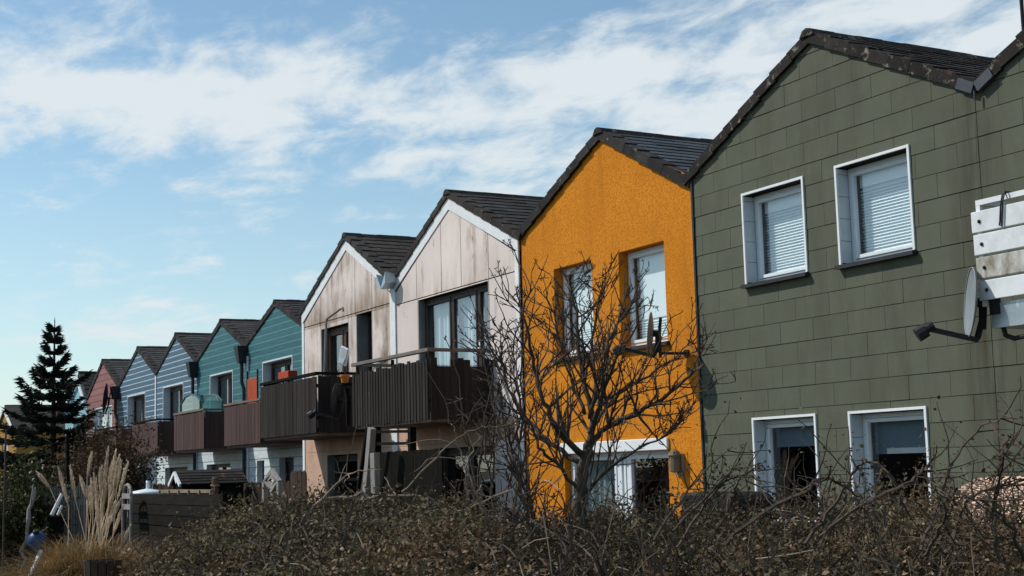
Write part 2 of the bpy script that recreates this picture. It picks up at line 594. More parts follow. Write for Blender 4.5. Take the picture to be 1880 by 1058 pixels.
# ------------------------------------------------------------------ cladding helpers
def clip_convex(poly, clip):
    out = poly
    n = len(clip)
    for i in range(n):
        a = clip[i]; b = clip[(i + 1) % n]
        inp = out; out = []
        if not inp: break
        def side(p): return (b[0] - a[0]) * (p[1] - a[1]) - (b[1] - a[1]) * (p[0] - a[0])
        for k in range(len(inp)):
            p = inp[k]; q = inp[(k + 1) % len(inp)]
            sp, sq = side(p), side(q)
            if sp >= 0: out.append(p)
            if (sp >= 0) != (sq >= 0):
                t = sp / (sp - sq)
                out.append((p[0] + (q[0] - p[0]) * t, p[1] + (q[1] - p[1]) * t))
    return out


def sub_rects(r, holes):
    rs = [r]
    for h in holes:
        nr = []
        for (x0, x1, z0, z1) in rs:
            if h[0] >= x1 or h[1] <= x0 or h[2] >= z1 or h[3] <= z0:
                nr.append((x0, x1, z0, z1)); continue
            if z1 > h[3]: nr.append((x0, x1, max(h[3], z0), z1))
            if z0 < h[2]: nr.append((x0, x1, z0, min(h[2], z1)))
            zz0, zz1 = max(z0, h[2]), min(z1, h[3])
            if x0 < h[0]: nr.append((x0, h[0], zz0, zz1))
            if x1 > h[1]: nr.append((h[1], x1, zz0, zz1))
        rs = nr
    return [q for q in rs if q[1] - q[0] > .004 and q[3] - q[2] > .004]


def panels(mb, Y, rects, clip, holes, t_bot, t_top, jit=0.0):
    for r in rects:
        zb, zt = r[2], r[3]
        j = random.uniform(-jit, jit)
        for q in sub_rects(r, holes):
            pl = clip_convex([(q[0], q[2]), (q[1], q[2]), (q[1], q[3]), (q[0], q[3])], clip)
            if len(pl) < 3: continue
            fr = []
            for (x, z) in pl:
                t = (z - zb) / max(zt - zb, 1e-6)
                fr.append((x, Y - (t_bot + j + (t_top - t_bot) * t), z))
            i = len(mb.v); n = len(fr)
            mb.v += fr + [(x, Y - .0005, z) for x, z in pl]
            mb.f.append(tuple(range(i, i + n)))
            for k in range(n):
                a = i + k; b = i + (k + 1) % n
                mb.f.append((b, a, a + n, b + n))


def course_rects(x0, x1, z0, z1, pitch, width, gap_z, gap_x, zref, xref, stagger):
    out = []
    k0 = math.floor((z0 - zref) / pitch)
    k = k0
    while zref + k * pitch < z1:
        za = zref + k * pitch; zb = za + pitch - gap_z
        off = xref + (stagger if k % 2 else 0)
        i = math.floor((x0 - off) / width)
        while off + i * width < x1:
            a = off + i * width; b = a + width - gap_x
            a2, b2 = max(a, x0), min(b, x1)
            if b2 - a2 > .01: out.append((a2, b2, za, zb))
            i += 1
        k += 1
    return out


def house_shell(root, x0, x1, D, zl, zr, xa, za, holes, mat, depth=8.0, reveal=.16, z0=0.0, name='wall', rmat=None, inset=.003):
    """front wall with real window openings and reveals, plus side and rear walls"""
    mb = MB()
    x0 += inset; x1 -= inset

    def top(x):
        return zl + (za - zl) * (x - x0) / (xa - x0) if x <= xa else zr + (za - zr) * (x1 - x) / (x1 - xa)
    xs = sorted({x0, x1, xa} | {h[0] for h in holes} | {h[1] for h in holes})
    zE = min(zl, zr) - .02
    zs = sorted({z0, zE} | {h[2] for h in holes} | {h[3] for h in holes})
    for i in range(len(xs) - 1):
        a, b = xs[i], xs[i + 1]; mx = (a + b) / 2
        for j in range(len(zs) - 1):
            c, d = zs[j], zs[j + 1]; mz = (c + d) / 2
            if any(h[0] < mx < h[1] and h[2] < mz < h[3] for h in holes): continue
            mb.poly([(a, D, c), (b, D, c), (b, D, d), (a, D, d)])
        mb.poly([(a, D, zE), (b, D, zE), (b, D, top(b)), (a, D, top(a))])
    for (a, b, c, d) in holes:
        e = D + reveal
        mb.poly([(a, D, c), (a, D, d), (a, e, d), (a, e, c)])
        mb.poly([(b, D, c), (b, e, c), (b, e, d), (b, D, d)])
        mb.poly([(a, D, d), (b, D, d), (b, e, d), (a, e, d)])
        mb.poly([(a, D, c), (a, e, c), (b, e, c), (b, D, c)])
    B = D + depth
    mb.poly([(x0, D, z0), (x0, D, zl), (x0, B, zl), (x0, B, z0)])
    mb.poly([(x1, D, z0), (x1, B, z0), (x1, B, zr), (x1, D, zr)])
    mb.poly([(x0, B, z0), (x0, B, zl), (xa, B, za), (x1, B, zr), (x1, B, z0)])
    # a partition 1.5 m inside keeps the rooms dark, and a floor between the storeys
    mb.poly([(x0, D + 2.2, z0), (x1, D + 2.2, z0), (x1, D + 2.2, zr), (xa, D + 2.2, za), (x0, D + 2.2, zl)])
    mb.box(x0 + .01, x1 - .01, D + reveal + .05, D + 2.19, 2.40, 2.62)
    return mb.build(name, mat, root)


def gable_roof(root, x0, x1, D, zl, zr, xa, za, mat, vmat, depth=8.0, ov=.045, pitch=.24, tile=.32, slate=.30, vh=.16, lift=.05, ridge=True, th=.025):
    """two slopes of lapped slates, ridge tiles, lapped verge tiles"""
    out = []
    rf = MB()
    for side in (-1, 1):
        xe, ze = (x0, zl) if side < 0 else (x1, zr)
        d = Vector((xe - xa, 0, ze - za)); Ls = d.length; d.normalize()
        nrm = Vector((-d.z, 0, d.x)) if side > 0 else Vector((d.z, 0, -d.x))
        if nrm.z < 0: nrm = -nrm
        apex = Vector((xa, 0, za)) + nrm * lift
        n = max(3, round(Ls / pitch)); p = Ls / n
        for k in range(n):
            y = D - ov + .02
            w = slate
            first = (k % 2) * w / 2
            ys = [y]
            yy = y + (w - first if first else w)
            while yy < D + depth:
                ys.append(yy); yy += w
            ys.append(D + depth)
            for q in range(len(ys) - 1):
                y0_, y1_ = ys[q] + .003, ys[q + 1] - .003
                jj = random.uniform(-.003, .003)
                a = apex + d * (k * p); b = apex + d * ((k + 1) * p + .03)
                la, lb = nrm * .004, nrm * (.03 + jj)
                rf.hexa([(a.x, y0_, a.z), (b.x, y0_, b.z), (b.x, y1_, b.z), (a.x, y1_, a.z)] if False else
                        [Vector((a.x, y0_, a.z)), Vector((b.x, y0_, b.z)), Vector((b.x, y1_, b.z)), Vector((a.x, y1_, a.z)),
                         Vector((a.x, y0_, a.z)) + la + nrm * th, Vector((b.x, y0_, b.z)) + lb + nrm * th * .6,
                         Vector((b.x, y1_, b.z)) + lb + nrm * th * .6, Vector((a.x, y1_, a.z)) + la + nrm * th])
    rf.build('roof', mat, root)
    roof = root.children[-1]
    for side in (-1, 1):
        vb = MB()
        xe, ze = (x0, zl) if side < 0 else (x1, zr)
        d = Vector((xe - xa, 0, ze - za)); Ls = d.length; d.normalize()
        nrm = Vector((-d.z, 0, d.x))
        if nrm.z < 0: nrm = -nrm
        apex = Vector((xa, 0, za)) + nrm * (lift + .035)
        n = max(4, round(Ls / tile)); p = Ls / n
        for k in range(n):
            a = apex + d * (k * p - (.0 if k == 0 else .01)); b = apex + d * ((k + 1) * p + .035)
            if k == n - 1: b = apex + d * (k + 1) * p
            y0_ = D - ov - .012 + random.uniform(-.006, .006); y1_ = D - ov + .20
            la = nrm * .004; lb = nrm * (.026 + random.uniform(-.006, .006))
            dn = nrm * (-vh); j = random.uniform(-.008, .008)
            A = [Vector((a.x, 0, a.z)) + la + dn, Vector((b.x, 0, b.z)) + lb + dn * (1 + j), Vector((b.x, 0, b.z)) + lb, Vector((a.x, 0, a.z)) + la]
            fr = [Vector((q.x, y0_, q.z)) for q in A]
            bk = [Vector((q.x, D - ov + .04, q.z)) for q in A]
            # front cheek
            vb.hexa([fr[0], fr[1], bk[1], bk[0], fr[3], fr[2], bk[2], bk[3]])
            # top return over the slates
            t0 = [Vector((q.x, D - ov + .041, q.z)) for q in (A[3], A[2])]
            t1 = [Vector((q.x, y1_, q.z)) for q in (A[3], A[2])]
            dd = nrm * -.03
            vb.hexa([t0[0] + dd, t0[1] + dd, t1[1] + dd, t1[0] + dd, t0[0], t0[1], t1[1], t1[0]])
        vb.build('verge', vmat, roof)
    if ridge:
        rb = MB()
        y = D - ov - .03
        while y < D + depth:
            h = random.uniform(0, .012)
            z = za + lift + .075 + h
            pts = [(xa - .13, z - .10), (xa - .07, z - .02), (xa, z), (xa + .07, z - .02), (xa + .13, z - .10)]
            rb.prism(pts, y, y + .385)
            y += .38
        rb.build('ridge_tile', vmat, roof)
    return roof


# ------------------------------------------------------------------ windows
def window(root, x0, x1, z0, z1, D, fmat='white_frame', set_back=.12, fw=.06, mull=(), sill=None, lining=None, blind=False,
           curtain=False, sash=True, depth=.06, name='window', bar_z=None, blind_top=.0, glass_mat='glass', door=False):
    """frame = the part; pane, sill, lining, blind are its sub-parts"""
    yb = D + set_back
    f = MB()
    def ring(a, b, c, d, w, y0, y1):
        f.box(a, a + w, y0, y1, c, d); f.box(b - w, b, y0, y1, c, d)
        f.box(a + w, b - w, y0, y1, d - w, d); f.box(a + w, b - w, y0, y1, c, c + w)
    ring(x0 + .002, x1 - .002, z0 + .002, z1 - .002, fw, yb, yb + depth)
    edges = [x0 + fw] + list(mull) + [x1 - fw]
    for m in mull:
        f.box(m - fw * .55, m + fw * .55, yb - .004, yb + depth + .004, z0 + fw, z1 - fw)
    if sash:
        for i in range(len(edges) - 1):
            a = edges[i] + (fw * .55 if i > 0 else 0); b = edges[i + 1] - (fw * .55 if i < len(edges) - 2 else 0)
            ring(a + .004, b - .004, z0 + fw + .004, z1 - fw - .004, fw * .8, yb - .018, yb + depth * .7)
    if bar_z:
        f.box(x0 + fw, x1 - fw, yb - .02, yb + depth, bar_z - .03, bar_z + .03)
    fo = f.build(name, fmat, root, bevel=.006)
    g = MB()
    g.box(x0 + fw + .01, x1 - fw - .01, yb + depth * .35, yb + depth * .35 + .006, z0 + fw + .01, z1 - fw - .01)
    # one sheet only: keep the front face
    g2 = MB(); yy = yb + depth * .4
    g2.poly([(x0 + fw, yy, z0 + fw), (x1 - fw, yy, z0 + fw), (x1 - fw, yy, z1 - fw), (x0 + fw, yy, z1 - fw)])
    g2.build('pane', glass_mat, fo)
    if lining:
        l = MB(); pr = .028; w = .032
        l.box(x0 - w, x0 - .001, D - pr, D + set_back - .003, z0 - .0, z1 + w)
        l.box(x1 + .001, x1 + w, D - pr, D + set_back - .003, z0 - .0, z1 + w)
        l.box(x0 - .001, x1 + .001, D - pr, D + set_back - .003, z1 + .001, z1 + w - .001)
        l.build('surround', 'white_paint', fo)
        for (ka, kb) in ((x0 + .0005, x0 + .008), (x1 - .008, x1 - .0005)):
            k = MB()
            zz = z0 + .02
            while zz < z1 - .02:                      # jointed lining boards inside the opening
                zt = min(zz + .26, z1 - .005)
                k.box(ka, kb, D - .02, D + set_back - .004, zz, zt - .006)
                zz = zt
            k.build('lining', 'white_lining', fo)
    if sill:
        sm, proj, h = sill
        s = MB()
        s.hexa([(x0 - .05, D - proj, z0 - h - .012), (x1 + .05, D - proj, z0 - h - .012), (x1 + .05, D + set_back, z0 - h), (x0 - .05, D + set_back, z0 - h),
                (x0 - .05, D - proj, z0 - .012), (x1 + .05, D - proj, z0 - .012), (x1 + .05, D + set_back, z0 - .002), (x0 - .05, D + set_back, z0 - .002)])
        s.build('sill', sm, fo)
    if blind:
        b = MB()
        zz = z0 + fw * 1.9
        ztop = z1 - fw * 1.9 - blind_top
        yb2 = yb + depth + .05
        while zz < ztop:
            tl_ = random.uniform(-.004, .004); zz += random.uniform(-.0015, .0015)
            b.hexa([(x0 + fw * 1.6, yb2 - .012, zz - .014 + tl_), (x1 - fw * 1.6, yb2 - .012, zz - .014), (x1 - fw * 1.6, yb2 + .014, zz + .010), (x0 + fw * 1.6, yb2 + .014, zz + .010),
                    (x0 + fw * 1.6, yb2 - .012, zz - .0125), (x1 - fw * 1.6, yb2 - .012, zz - .0125), (x1 - fw * 1.6, yb2 + .014, zz + .0115), (x0 + fw * 1.6, yb2 + .014, zz + .0115)])
            zz += .036
        if blind_top:
            b.box(x0 + fw * 1.6, x1 - fw * 1.6, yb2 - .01, yb2 + .012, ztop + .01, z1 - fw)
        b.box(x0 + fw * 1.4, x1 - fw * 1.4, yb2 + .03, yb2 + .034, z0 + fw, z1 - fw)
        b.build('blind', 'blind', fo)
    if curtain:
        for (a, b_) in (curtain if isinstance(curtain, (list, tuple)) else [(x0 + fw, x1 - fw)]):
            c = MB(); n = max(8, int((b_ - a) / .03)); yb2 = yb + depth + .10
            i = len(c.v)
            for k in range(n + 1):
                x = a + (b_ - a) * k / n
                y = yb2 + .035 * math.sin(k * 1.15) + .012 * math.sin(k * .43 + 1)
                c.v += [(x, y, z0 + fw), (x, y, z1 - fw)]
                if k: c.f.append((i + 2 * k - 2, i + 2 * k, i + 2 * k + 1, i + 2 * k - 1))
            c.build('curtain', 'curtain', fo, smooth=True)
    return fo


def balcony(root, x0, x1, D, proj=1.2, z0=2.46, z1=3.55, slat_mat='slat', sides=(True, True), slab_mat='slab', rail='rail_wood', rail_z=None, gap=.022, slat_w=.105, cap=None, side_top=None, jit=.02):
    """floor slab = the part; slats, handrail are its sub-parts"""
    f = MB()
    f.box(x0 + .04, x1 - .04, D - proj + .05, D - .004, z0 - .06, z0 + .10)
    fo = f.build('balcony', slab_mat, root)
    s = MB()
    x = x0
    while x < x1 - .02:
        w = min(slat_w, x1 - x)
        s.box(x, x + w - gap, D - proj - .012 + random.uniform(-.004, .004), D - proj + .012, z0 - random.uniform(0, jit), z1 - random.uniform(0, jit * 1.5))
        x += slat_w
    s.build('slat_front', slat_mat, fo)
    for k, xs in enumerate((x0, x1)):
        if not sides[k]: continue
        s = MB(); y = D - proj + .03
        while y < D - .06:
            s.box(xs - .012, xs + .012, y, y + slat_w - .006, z0 - random.uniform(0, jit), (side_top or z1) - (random.choice((0, 0, .03, .14)) if jit > .04 else random.uniform(0, jit)))
            y += slat_w
        s.build('slat_side', slat_mat, fo)
    r = MB()
    for zz in (z0 + .25, z1 - .22):
        r.box(x0 + .03, x1 - .03, D - proj + .014, D - proj + .05, zz, zz + .07)
        for k, xs in enumerate((x0 + .033, x1 - .033)):
            if sides[k]: r.box(xs - .018, xs + .018, D - proj + .052, D - .01, zz, zz + .07)
    for xs in (x0 + .04, (x0 + x1) / 2, x1 - .04):
        r.box(xs - .025, xs + .025, D - proj + .0525, D - proj + .10, z0 + .11, (rail_z or z1) - .035)
    r.build('rail_frame', slat_mat, fo)
    if rail_z:
        h = MB()
        h.box(x0 - .02, x1 + .02, D - proj - .03, D - proj + .07, rail_z - .03, rail_z + .03)
        for k, xs in enumerate((x0, x1)):
            if sides[k]: h.box(xs - .03, xs + .03, D - proj + .072, D - .01, rail_z - .028, rail_z + .028)
        h.build('handrail', rail, fo, bevel=.006)
    return fo


GR = 'terraced houses in a row'
DG = 11.09          # front plane of the near houses
DT = 12.98          # front plane of the teal, blue and pink houses

# ================================================================== GREEN HOUSE (near)
def Z(v): return v + CAMZ

def green_house(x0, x1, xa, zl, zr, za, label, wins):
    root = thing('terraced_house', ((x0 + x1) / 2, DG, 0), label, 'house', GR)
    holes = [w[:4] for w in wins]
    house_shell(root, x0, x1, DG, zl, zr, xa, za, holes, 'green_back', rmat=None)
    clip = [(x0 + .004, 0), (x1 - .004, 0), (x1 - .004, zr), (xa, za), (x0 + .004, zl)]
    mb = MB()
    rects = course_rects(x0, x1, .0, za, .263, .6, .005, .005, Z(1.171), -14.39, .3)
    hl = [(h[0] - .033, h[1] + .033, h[2], h[3] + .033) for h in holes]
    panels(mb, DG, rects, clip, hl, .0105, .005, .0015)
    mb.build('cladding', 'green_panel', root)
    return root


gw = [(-14.08, -12.95, Z(2.245), Z(3.37)), (-12.33, -11.19, Z(2.245), Z(3.375)),
      (-14.08, -12.95, Z(-.79), Z(.535)), (-12.33, -11.18, Z(-.79), Z(.53))]
green = green_house(-15.16, -10.195, -12.66, Z(3.80), Z(3.76), Z(5.02),
                    'dark green panelled gable house with four white-framed windows', gw)
gable_roof(green, -15.30, -10.14, DG, Z(3.76), Z(3.76), -12.66, Z(5.02), 'roof_brown', 'verge_lichen', tile=.36, slate=.28, vh=.135, lift=.045)
for i, w in enumerate(gw):
    window(green, *w, DG, set_back=.15, fw=.055, lining=True, blind=(i < 2), blind_top=.14,
           sill=('slate_sill', .085, .045) if i < 2 else ('white_paint', .06, .05))
if True:        # lower windows: blue-grey sheets paint the sky's reflection into the upper glass
    for i in (2, 3):
        w = gw[i]
        fo = [c for c in green.children if c.name.startswith('window')][i]
        b = MB()
        b.box(w[0] + .08, w[1] - .08, DG + .26, DG + .265, w[3] - (.46 if i == 3 else .34), w[3] - .07)
        b.build('sky_reflection', M('grey_sky_reflection', (.16, .21, .25), .8, .1), fo)
fl = MB(); fl.box(-15.18, -15.145, DG - .03, DG - .001, 0, Z(3.80)); fl.build('edge_strip', 'black_pipe', green)
zz = MB()
a = Vector((-10.14, 0, Z(3.76))); 
for sgn in (-1, 1):
    p0 = Vector((-10.14 + sgn * .02, DG - .165, Z(3.765))); p1 = p0 + Vector((sgn * .21, 0, .105))
    zz.bar(p0 + Vector((0, .115, .01)), p1 + Vector((0, .115, .01)), .05, .115)
zz.tube([(-10.14, DG - .07, Z(3.74)), (-10.14, DG - .07, Z(3.64))], .012, 6)
zz.build('valley_flashing', M('lead_flashing', (.06, .068, .078), .4, .2, 6), green)

green2 = green_house(-10.195, -5.0, -7.58, Z(3.76), Z(3.80), Z(5.02),
                     'second dark green panelled house cut off by the right edge, with the white balcony', [])
gable_roof(green2, -10.14, -4.95, DG, Z(3.76), Z(3.76), -7.58, Z(5.02), 'roof_brown', 'verge_lichen', tile=.36, slate=.28, vh=.135, lift=.045)
mast = MB(); q = at(1877, 26, DG + .5); mast.tube([(q.x, q.y, q.z - .6), (q.x, q.y, q.z + 1.6)], .02, 6)
mast.build('aerial_mast', 'dish_dark', green2)
# white boarded balcony of the second green house
bl = MB()
bx0, by = -9.50, DG - .9
bl.box(bx0 + .12, -6.2, by + .02, DG - .02, Z(1.19), Z(1.42))
bal = bl.build('balcony', 'galv', green2)
tops = [(2.10, 2.30), (1.885, 2.08), (1.66, 1.86), (1.455, 1.64)]
wm = M('white_board_paint', (.66, .69, .71), .5, .08, 4, bump=.08, bscale=30, stain=(.42, .44, .44), stain_scale=2.6, stain_lo=.5, stain_hi=.8)
gm = M('grimy_white_board', (.52, .52, .49), .6, .15, 4, bump=.1, bscale=30, stain=(.20, .175, .13), stain_scale=3.2, stain_lo=.42, stain_hi=.66, stain_stretch=(2, 2, .8))
for k, (c, d) in enumerate(tops):
    m_ = MB(); m_.box(bx0 + .012 * k, -6.2, by - .03, by - .002, Z(c), Z(d))
    bo = m_.build('board', gm if k == 2 else wm, bal, bevel=.006)
    for xx in (bx0 + .10 + .012 * k, bx0 + 1.4, bx0 + 2.7):
        sc = MB(); sc.lathe((xx, by - .031, Z((c + d) / 2)), [(.018, 0), (.018, .008), (.010, .016), (0, .018)], 10, (0, -1, 0))
        sc.build('screw', 'dish_dark', bal)
fr = MB()
fr.box(bx0 + .04, -6.2, by - .001, by + .05, Z(2.36), Z(2.41))
fr.box(bx0 + .04, bx0 + .09, by, by + .05, Z(1.40), Z(2.359))
fr.box(bx0 + 1.5, bx0 + 1.55, by, by + .05, Z(1.40), Z(2.359))
fr.box(bx0 + .04, bx0 + .09, by + .051, DG, Z(2.362), Z(2.408))
fr.build('rail_frame', 'white_paint', bal)
pi = MB(); pi.tube([(bx0 + .18, by + .1, Z(1.2)), (bx0 + .2, by + .1, Z(1.12)), (bx0 + .3, by + .1, Z(1.08)), (bx0 + .55, by + .1, Z(1.10)), (bx0 + .7, by + .12, Z(1.16))], .024, 8)
pi.build('drain_pipe', 'dish_dark', bal)
cb = thing('cable_loop', (bx0 + .36, by - .04, Z(2.2)), 'looped black cable hung over the top rail of the white balcony', 'cable')
c = MB(); xx = bx0 + .36
c.tube([(xx + .06, by + .06, Z(2.38)), (xx + .055, by + .03, Z(2.43)), (xx + .04, by - .035, Z(2.40)), (xx + .02, by - .045, Z(2.3)), (xx - .0, by - .045, Z(2.16)), (xx - .01, by - .045, Z(2.12)), (xx + .015, by - .048, Z(2.11)), (xx + .03, by - .048, Z(2.2)), (xx + .05, by - .046, Z(2.34)), (xx + .07, by - .03, Z(2.425)), (xx + .08, by + .04, Z(2.42))], .008, 5)
c.build('cable', 'dish_dark', cb)


# ------------------------------------------------------------------ satellite dishes
def sat_dish(center, diam, az_deg, label, mount, tilt=6, dmat='dish_grey', arm=.52, lnb=True, arm_dz=0.0, plate=True):
    root = thing('satellite_dish', center, label, 'satellite dish', 'satellite dishes on the houses')
    a = R(az_deg)
    n = Vector((math.sin(a) * math.cos(R(tilt)), -math.cos(a) * math.cos(R(tilt)), math.sin(R(tilt))))
    c = Vector(center)
    r = diam / 2
    u = Vector((0, 0, 1)).cross(n).normalized(); w = n.cross(u)
    dm = MB()
    rings, seg = 7, 36
    for sgn, o in ((1, 0.0), (-1, -.008)):
        base = len(dm.v)
        for i in range(rings + 1):
            rr = r * i / rings
            h = .14 * r * ((rr / r) ** 2 - 1) + o
            for j in range(seg):
                t = 2 * math.pi * j / seg
                dm.v.append(tuple(c + u * (rr * .93 * math.cos(t)) + w * (rr * math.sin(t)) + n * h))
        for i in range(rings):
            for j in range(seg):
                p = base + i * seg + j; q = base + i * seg + (j + 1) % seg
                dm.f.append((p, q, q + seg, p + seg) if sgn > 0 else (q, p, p + seg, q + seg))
    rim = [c + u * (r * .93 * math.cos(2 * math.pi * j / seg)) + w * (r * math.sin(2 * math.pi * j / seg)) for j in range(seg + 1)]
    dm.tube(rim, .008, 5, False)
    dm.build('reflector', dmat, root, smooth=True)
    back = c - n * (.14 * r + .01)
    bot = c - w * (r * 1.02) - n * .05
    am = MB()
    am.tube([back - n * .05, back - n * .06 - w * r * .5, bot - n * .03, bot - w * .02], .03, 8)
    tip = bot + n * arm - w * .0 + Vector((0, 0, .06))
    am.bar(bot - w * .02 - n * .04, tip, .055, .045)
    am.build('feed_arm', 'dish_dark', root)
    if lnb:
        lm = MB()
        d = (c - tip).normalized()
        lm.tube([tip - d * .12, tip - d * .02], .072, 10)
        lm.tube([tip - d * .02, tip + d * .03], .042, 10)
        lm.tube([tip + d * .03, tip + d * .06], .055, 10)
        lm.build('receiver', 'dish_dark', root)
    bm = MB()
    m0 = Vector(mount)
    bm.tube([back, back - n * .08], .045, 8)
    bm.tube([back - n * .08 - w * .25, back - n * .08 + w * .22], .022, 8)
    pz = (back - n * .08).z - arm_dz
    if arm_dz: bm.tube([back - n * .08, back - n * .08 - Vector((0, 0, arm_dz + .06))], .022, 8)
    bm.tube([Vector((back.x - n.x * .08, back.y - n.y * .08, pz)), Vector((m0.x, m0.y, pz))], .02, 8)
    if plate: bm.box(m0.x - .06, m0.x + .06, m0.y - .03, m0.y - .005, back.z - .14, back.z + .10)
    else: bm.box(m0.x - .04, m0.x + .04, m0.y - .02, m0.y - .002, pz - .05, pz + .05)
    bm.build('bracket', 'dish_dark', root)
    return root


pc = at(1781, 555, DG - .90)
sat_dish(tuple(pc), .66, -37, 'grey satellite dish beside the white boarded balcony', (pc.x + .28, DG - .86, pc.z), arm=.42)
po = at(1193, 612, DG - .48)
sat_dish(tuple(po), .56, -40, 'dark grey satellite dish on the orange wall below its right upper window', (po.x + .14, DG + .015, po.z), arm=.40, arm_dz=.26, plate=False)

# ================================================================== ORANGE HOUSE
ox0, ox1, oxa = -19.98, -15.16, -17.42
orange = thing('terraced_house', (-17.5, DG, 0), 'bright orange roughcast gable house behind the bare tree', 'house', GR)
ow = [(-18.94, -17.82, Z(1.70), Z(3.10)), (-17.08, -15.92, Z(1.70), Z(3.09)), (-18.80, -16.02, Z(-1.45), Z(.24))]
YO = DG + .02
house_shell(orange, ox0, ox1, YO, Z(3.83), Z(3.83), oxa, Z(4.90), ow, 'stucco', reveal=.2)
gable_roof(orange, ox0 - .12, ox1 - .05, YO, Z(3.72), Z(3.72), oxa, Z(4.90), 'roof_blue', 'verge', tile=.34, slate=.6, pitch=.20, vh=.14, lift=.045)
for w in ow[:2]:
    window(orange, *w, YO, set_back=.16, fw=.055, blind=True, blind_top=.9, sill=('slate_sill', .06, .05))
window(orange, *ow[2], YO, set_back=.12, fw=.07, mull=(-17.45, -17.2), curtain=[(-18.7, -17.5)], name='patio_door')
for c_ in [c for c in orange.children if c.name.startswith('patio_door')][0].children:
    if c_.name.startswith('curtain'): c_.data.materials[0] = M('grey_curtain', (.30, .34, .35), .9, .1, 3, bump=.1)
pb = MB(); pb.box(-18.86, -15.98, YO - .045, YO - .004, Z(.22), Z(.385)); pb.build('shutter_box', 'white_paint', orange, bevel=.01)
es = MB(); es.box(-15.20, -15.183, YO - .03, YO - .003, 0, Z(3.72)); es.build('edge_strip', 'white_paint', orange)
lt = at(1241, 850, DG - .06)
ln = thing('wall_lantern', tuple(lt), 'small grey arched wall lantern right of the orange house patio door', 'lantern')
m_ = MB(); m_.box(lt.x - .09, lt.x + .09, YO - .04, YO - .004, lt.z - .16, lt.z + .12)
m_.build('back_plate', 'weathered', ln)
m_ = MB(); m_.lathe((lt.x, YO - .10, lt.z - .16), [(.02, .03), (.08, .05), (.08, .25), (.095, .26), (.07, .31), (.025, .34), (0, .35)], 12)
m_.build('lamp_glass', M('dim_lantern_glass', (.16, .13, .09), .3, .2), ln)

# ================================================================== WHITE HOUSES
def white_house(x0, x1, xa, zl, zr, za, label, holes, joints_up, zj, pmat, cut_lo):
    root = thing('terraced_house', ((x0 + x1) / 2, DG, 0), label, 'house', GR)
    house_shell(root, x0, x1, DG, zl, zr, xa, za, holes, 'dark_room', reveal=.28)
    clip = [(x0 + .02, 0), (x1 - .02, 0), (x1 - .02, zr - .28), (xa, za - .22), (x0 + .02, zl - .28)]
    mb = MB()
    js = [x0 + .13] + joints_up + [x1 - .13]
    rects = [(js[i] + .010, js[i + 1] - .010, zj + .010, za) for i in range(len(js) - 1)]
    js2 = [x0 + .13] + cut_lo + [x1 - .13]
    rects += [(js2[i] + .010, js2[i + 1] - .010, Z(.86), zj - .010) for i in range(len(js2) - 1)]
    panels(mb, DG, rects, clip, holes, .015, .015)
    mb.build('cladding', pmat, root)
    lo = MB()
    rects = [(js2[i] + .004, js2[i + 1] - .004, 0, Z(.50)) for i in range(len(js2) - 1)] + [(x0 + .13, x1 - .13, Z(.505), Z(.855))]
    if pmat == 'panel_pale':
        pr_ = MB(); rc = [r for r in rects if r[0] > -21.3]; rects = [r for r in rects if r[0] <= -21.3]
        panels(pr_, DG, rc, clip, holes, .0145, .0145); pr_.build('cladding', pmat, root)
    panels(lo, DG, rects, clip, holes, .012, .012)
    lo.build('lower_cladding', 'peach', root)
    gm_ = M('grey_reveal', (.17, .18, .18), .7, .15)
    for (a, b, c, d) in holes:
        for (ka, kb) in ((a, a + .012), (b - .012, b)):
            rv = MB(); rv.box(ka, kb, DG - .014, DG + .27, c, d - .002)
            rv.build('reveal_lining', gm_, root)
    for s in (-1, 1):
        tr = MB()
        xe, ze = (x0, zl) if s < 0 else (x1, zr)
        d = Vector((xe - xa, 0, ze - za)).normalized()
        h = .235
        a = [(xa, za - .005), (xe, ze - .005), (xe, ze - h), (xa, za - h)]
        if s < 0: a = a[::-1]
        yy = DG - .032 - (.001 if s > 0 else 0)
        tr.prism([(q[0] - (s * .0), q[1]) for q in a], yy, DG - .002)
        tr.build('barge_board', 'trim_white', root)
    tr = MB(); tr.box(x0 + .004, x0 + .128, DG - .03, DG - .002, 0, zl - .22); tr.build('corner_board', 'trim_white', root)
    tr = MB(); tr.box(x1 - .128, x1 - .004, DG - .03, DG - .002, 0, zr - .22); tr.build('corner_board', 'trim_white', root)
    return root


wR = (-23.93, -21.09, Z(1.0), Z(3.20))
gR = (-23.3, -21.0, Z(-1.5), Z(.42))
wh1 = white_house(-25.06, -19.99, -22.54, Z(3.70), Z(3.78), Z(4.92),
                  'pale cement-panelled house with wide balcony door and net curtains, next to the orange house', [wR, gR],
                  [at(766, 520, DG).x, at(811, 470, DG).x, at(847, 450, DG).x, at(897, 440, DG).x], Z(3.23), 'panel_pale', [-23.95, -21.07])
gable_roof(wh1, -25.05, -19.90, DG, Z(3.68), Z(3.72), -22.54, Z(4.93), 'roof', 'roof_brown', tile=.36, vh=.115, lift=.045)
window(wh1, *wR, DG, fmat='brown_frame', set_back=.12, fw=.07, mull=(at(820, 590, DG).x, at(868, 580, DG).x), curtain=True, sash=True, name='balcony_door')
bd = [c for c in wh1.children if c.name.startswith('balcony_door')][0]
hx = at(871, 600, DG).x; m_ = MB(); m_.tube([(hx, DG + .10, Z(2.10)), (hx, DG + .06, Z(2.10)), (hx + .10, DG + .055, Z(2.10))], .014, 6); m_.box(hx - .02, hx + .02, DG + .088, DG + .10, Z(2.0), Z(2.24)); m_.build('handle', 'white_paint', bd)
window(wh1, *gR, DG, fmat='brown_frame', set_back=.16, fw=.08, mull=(-22.2,), name='patio_door')

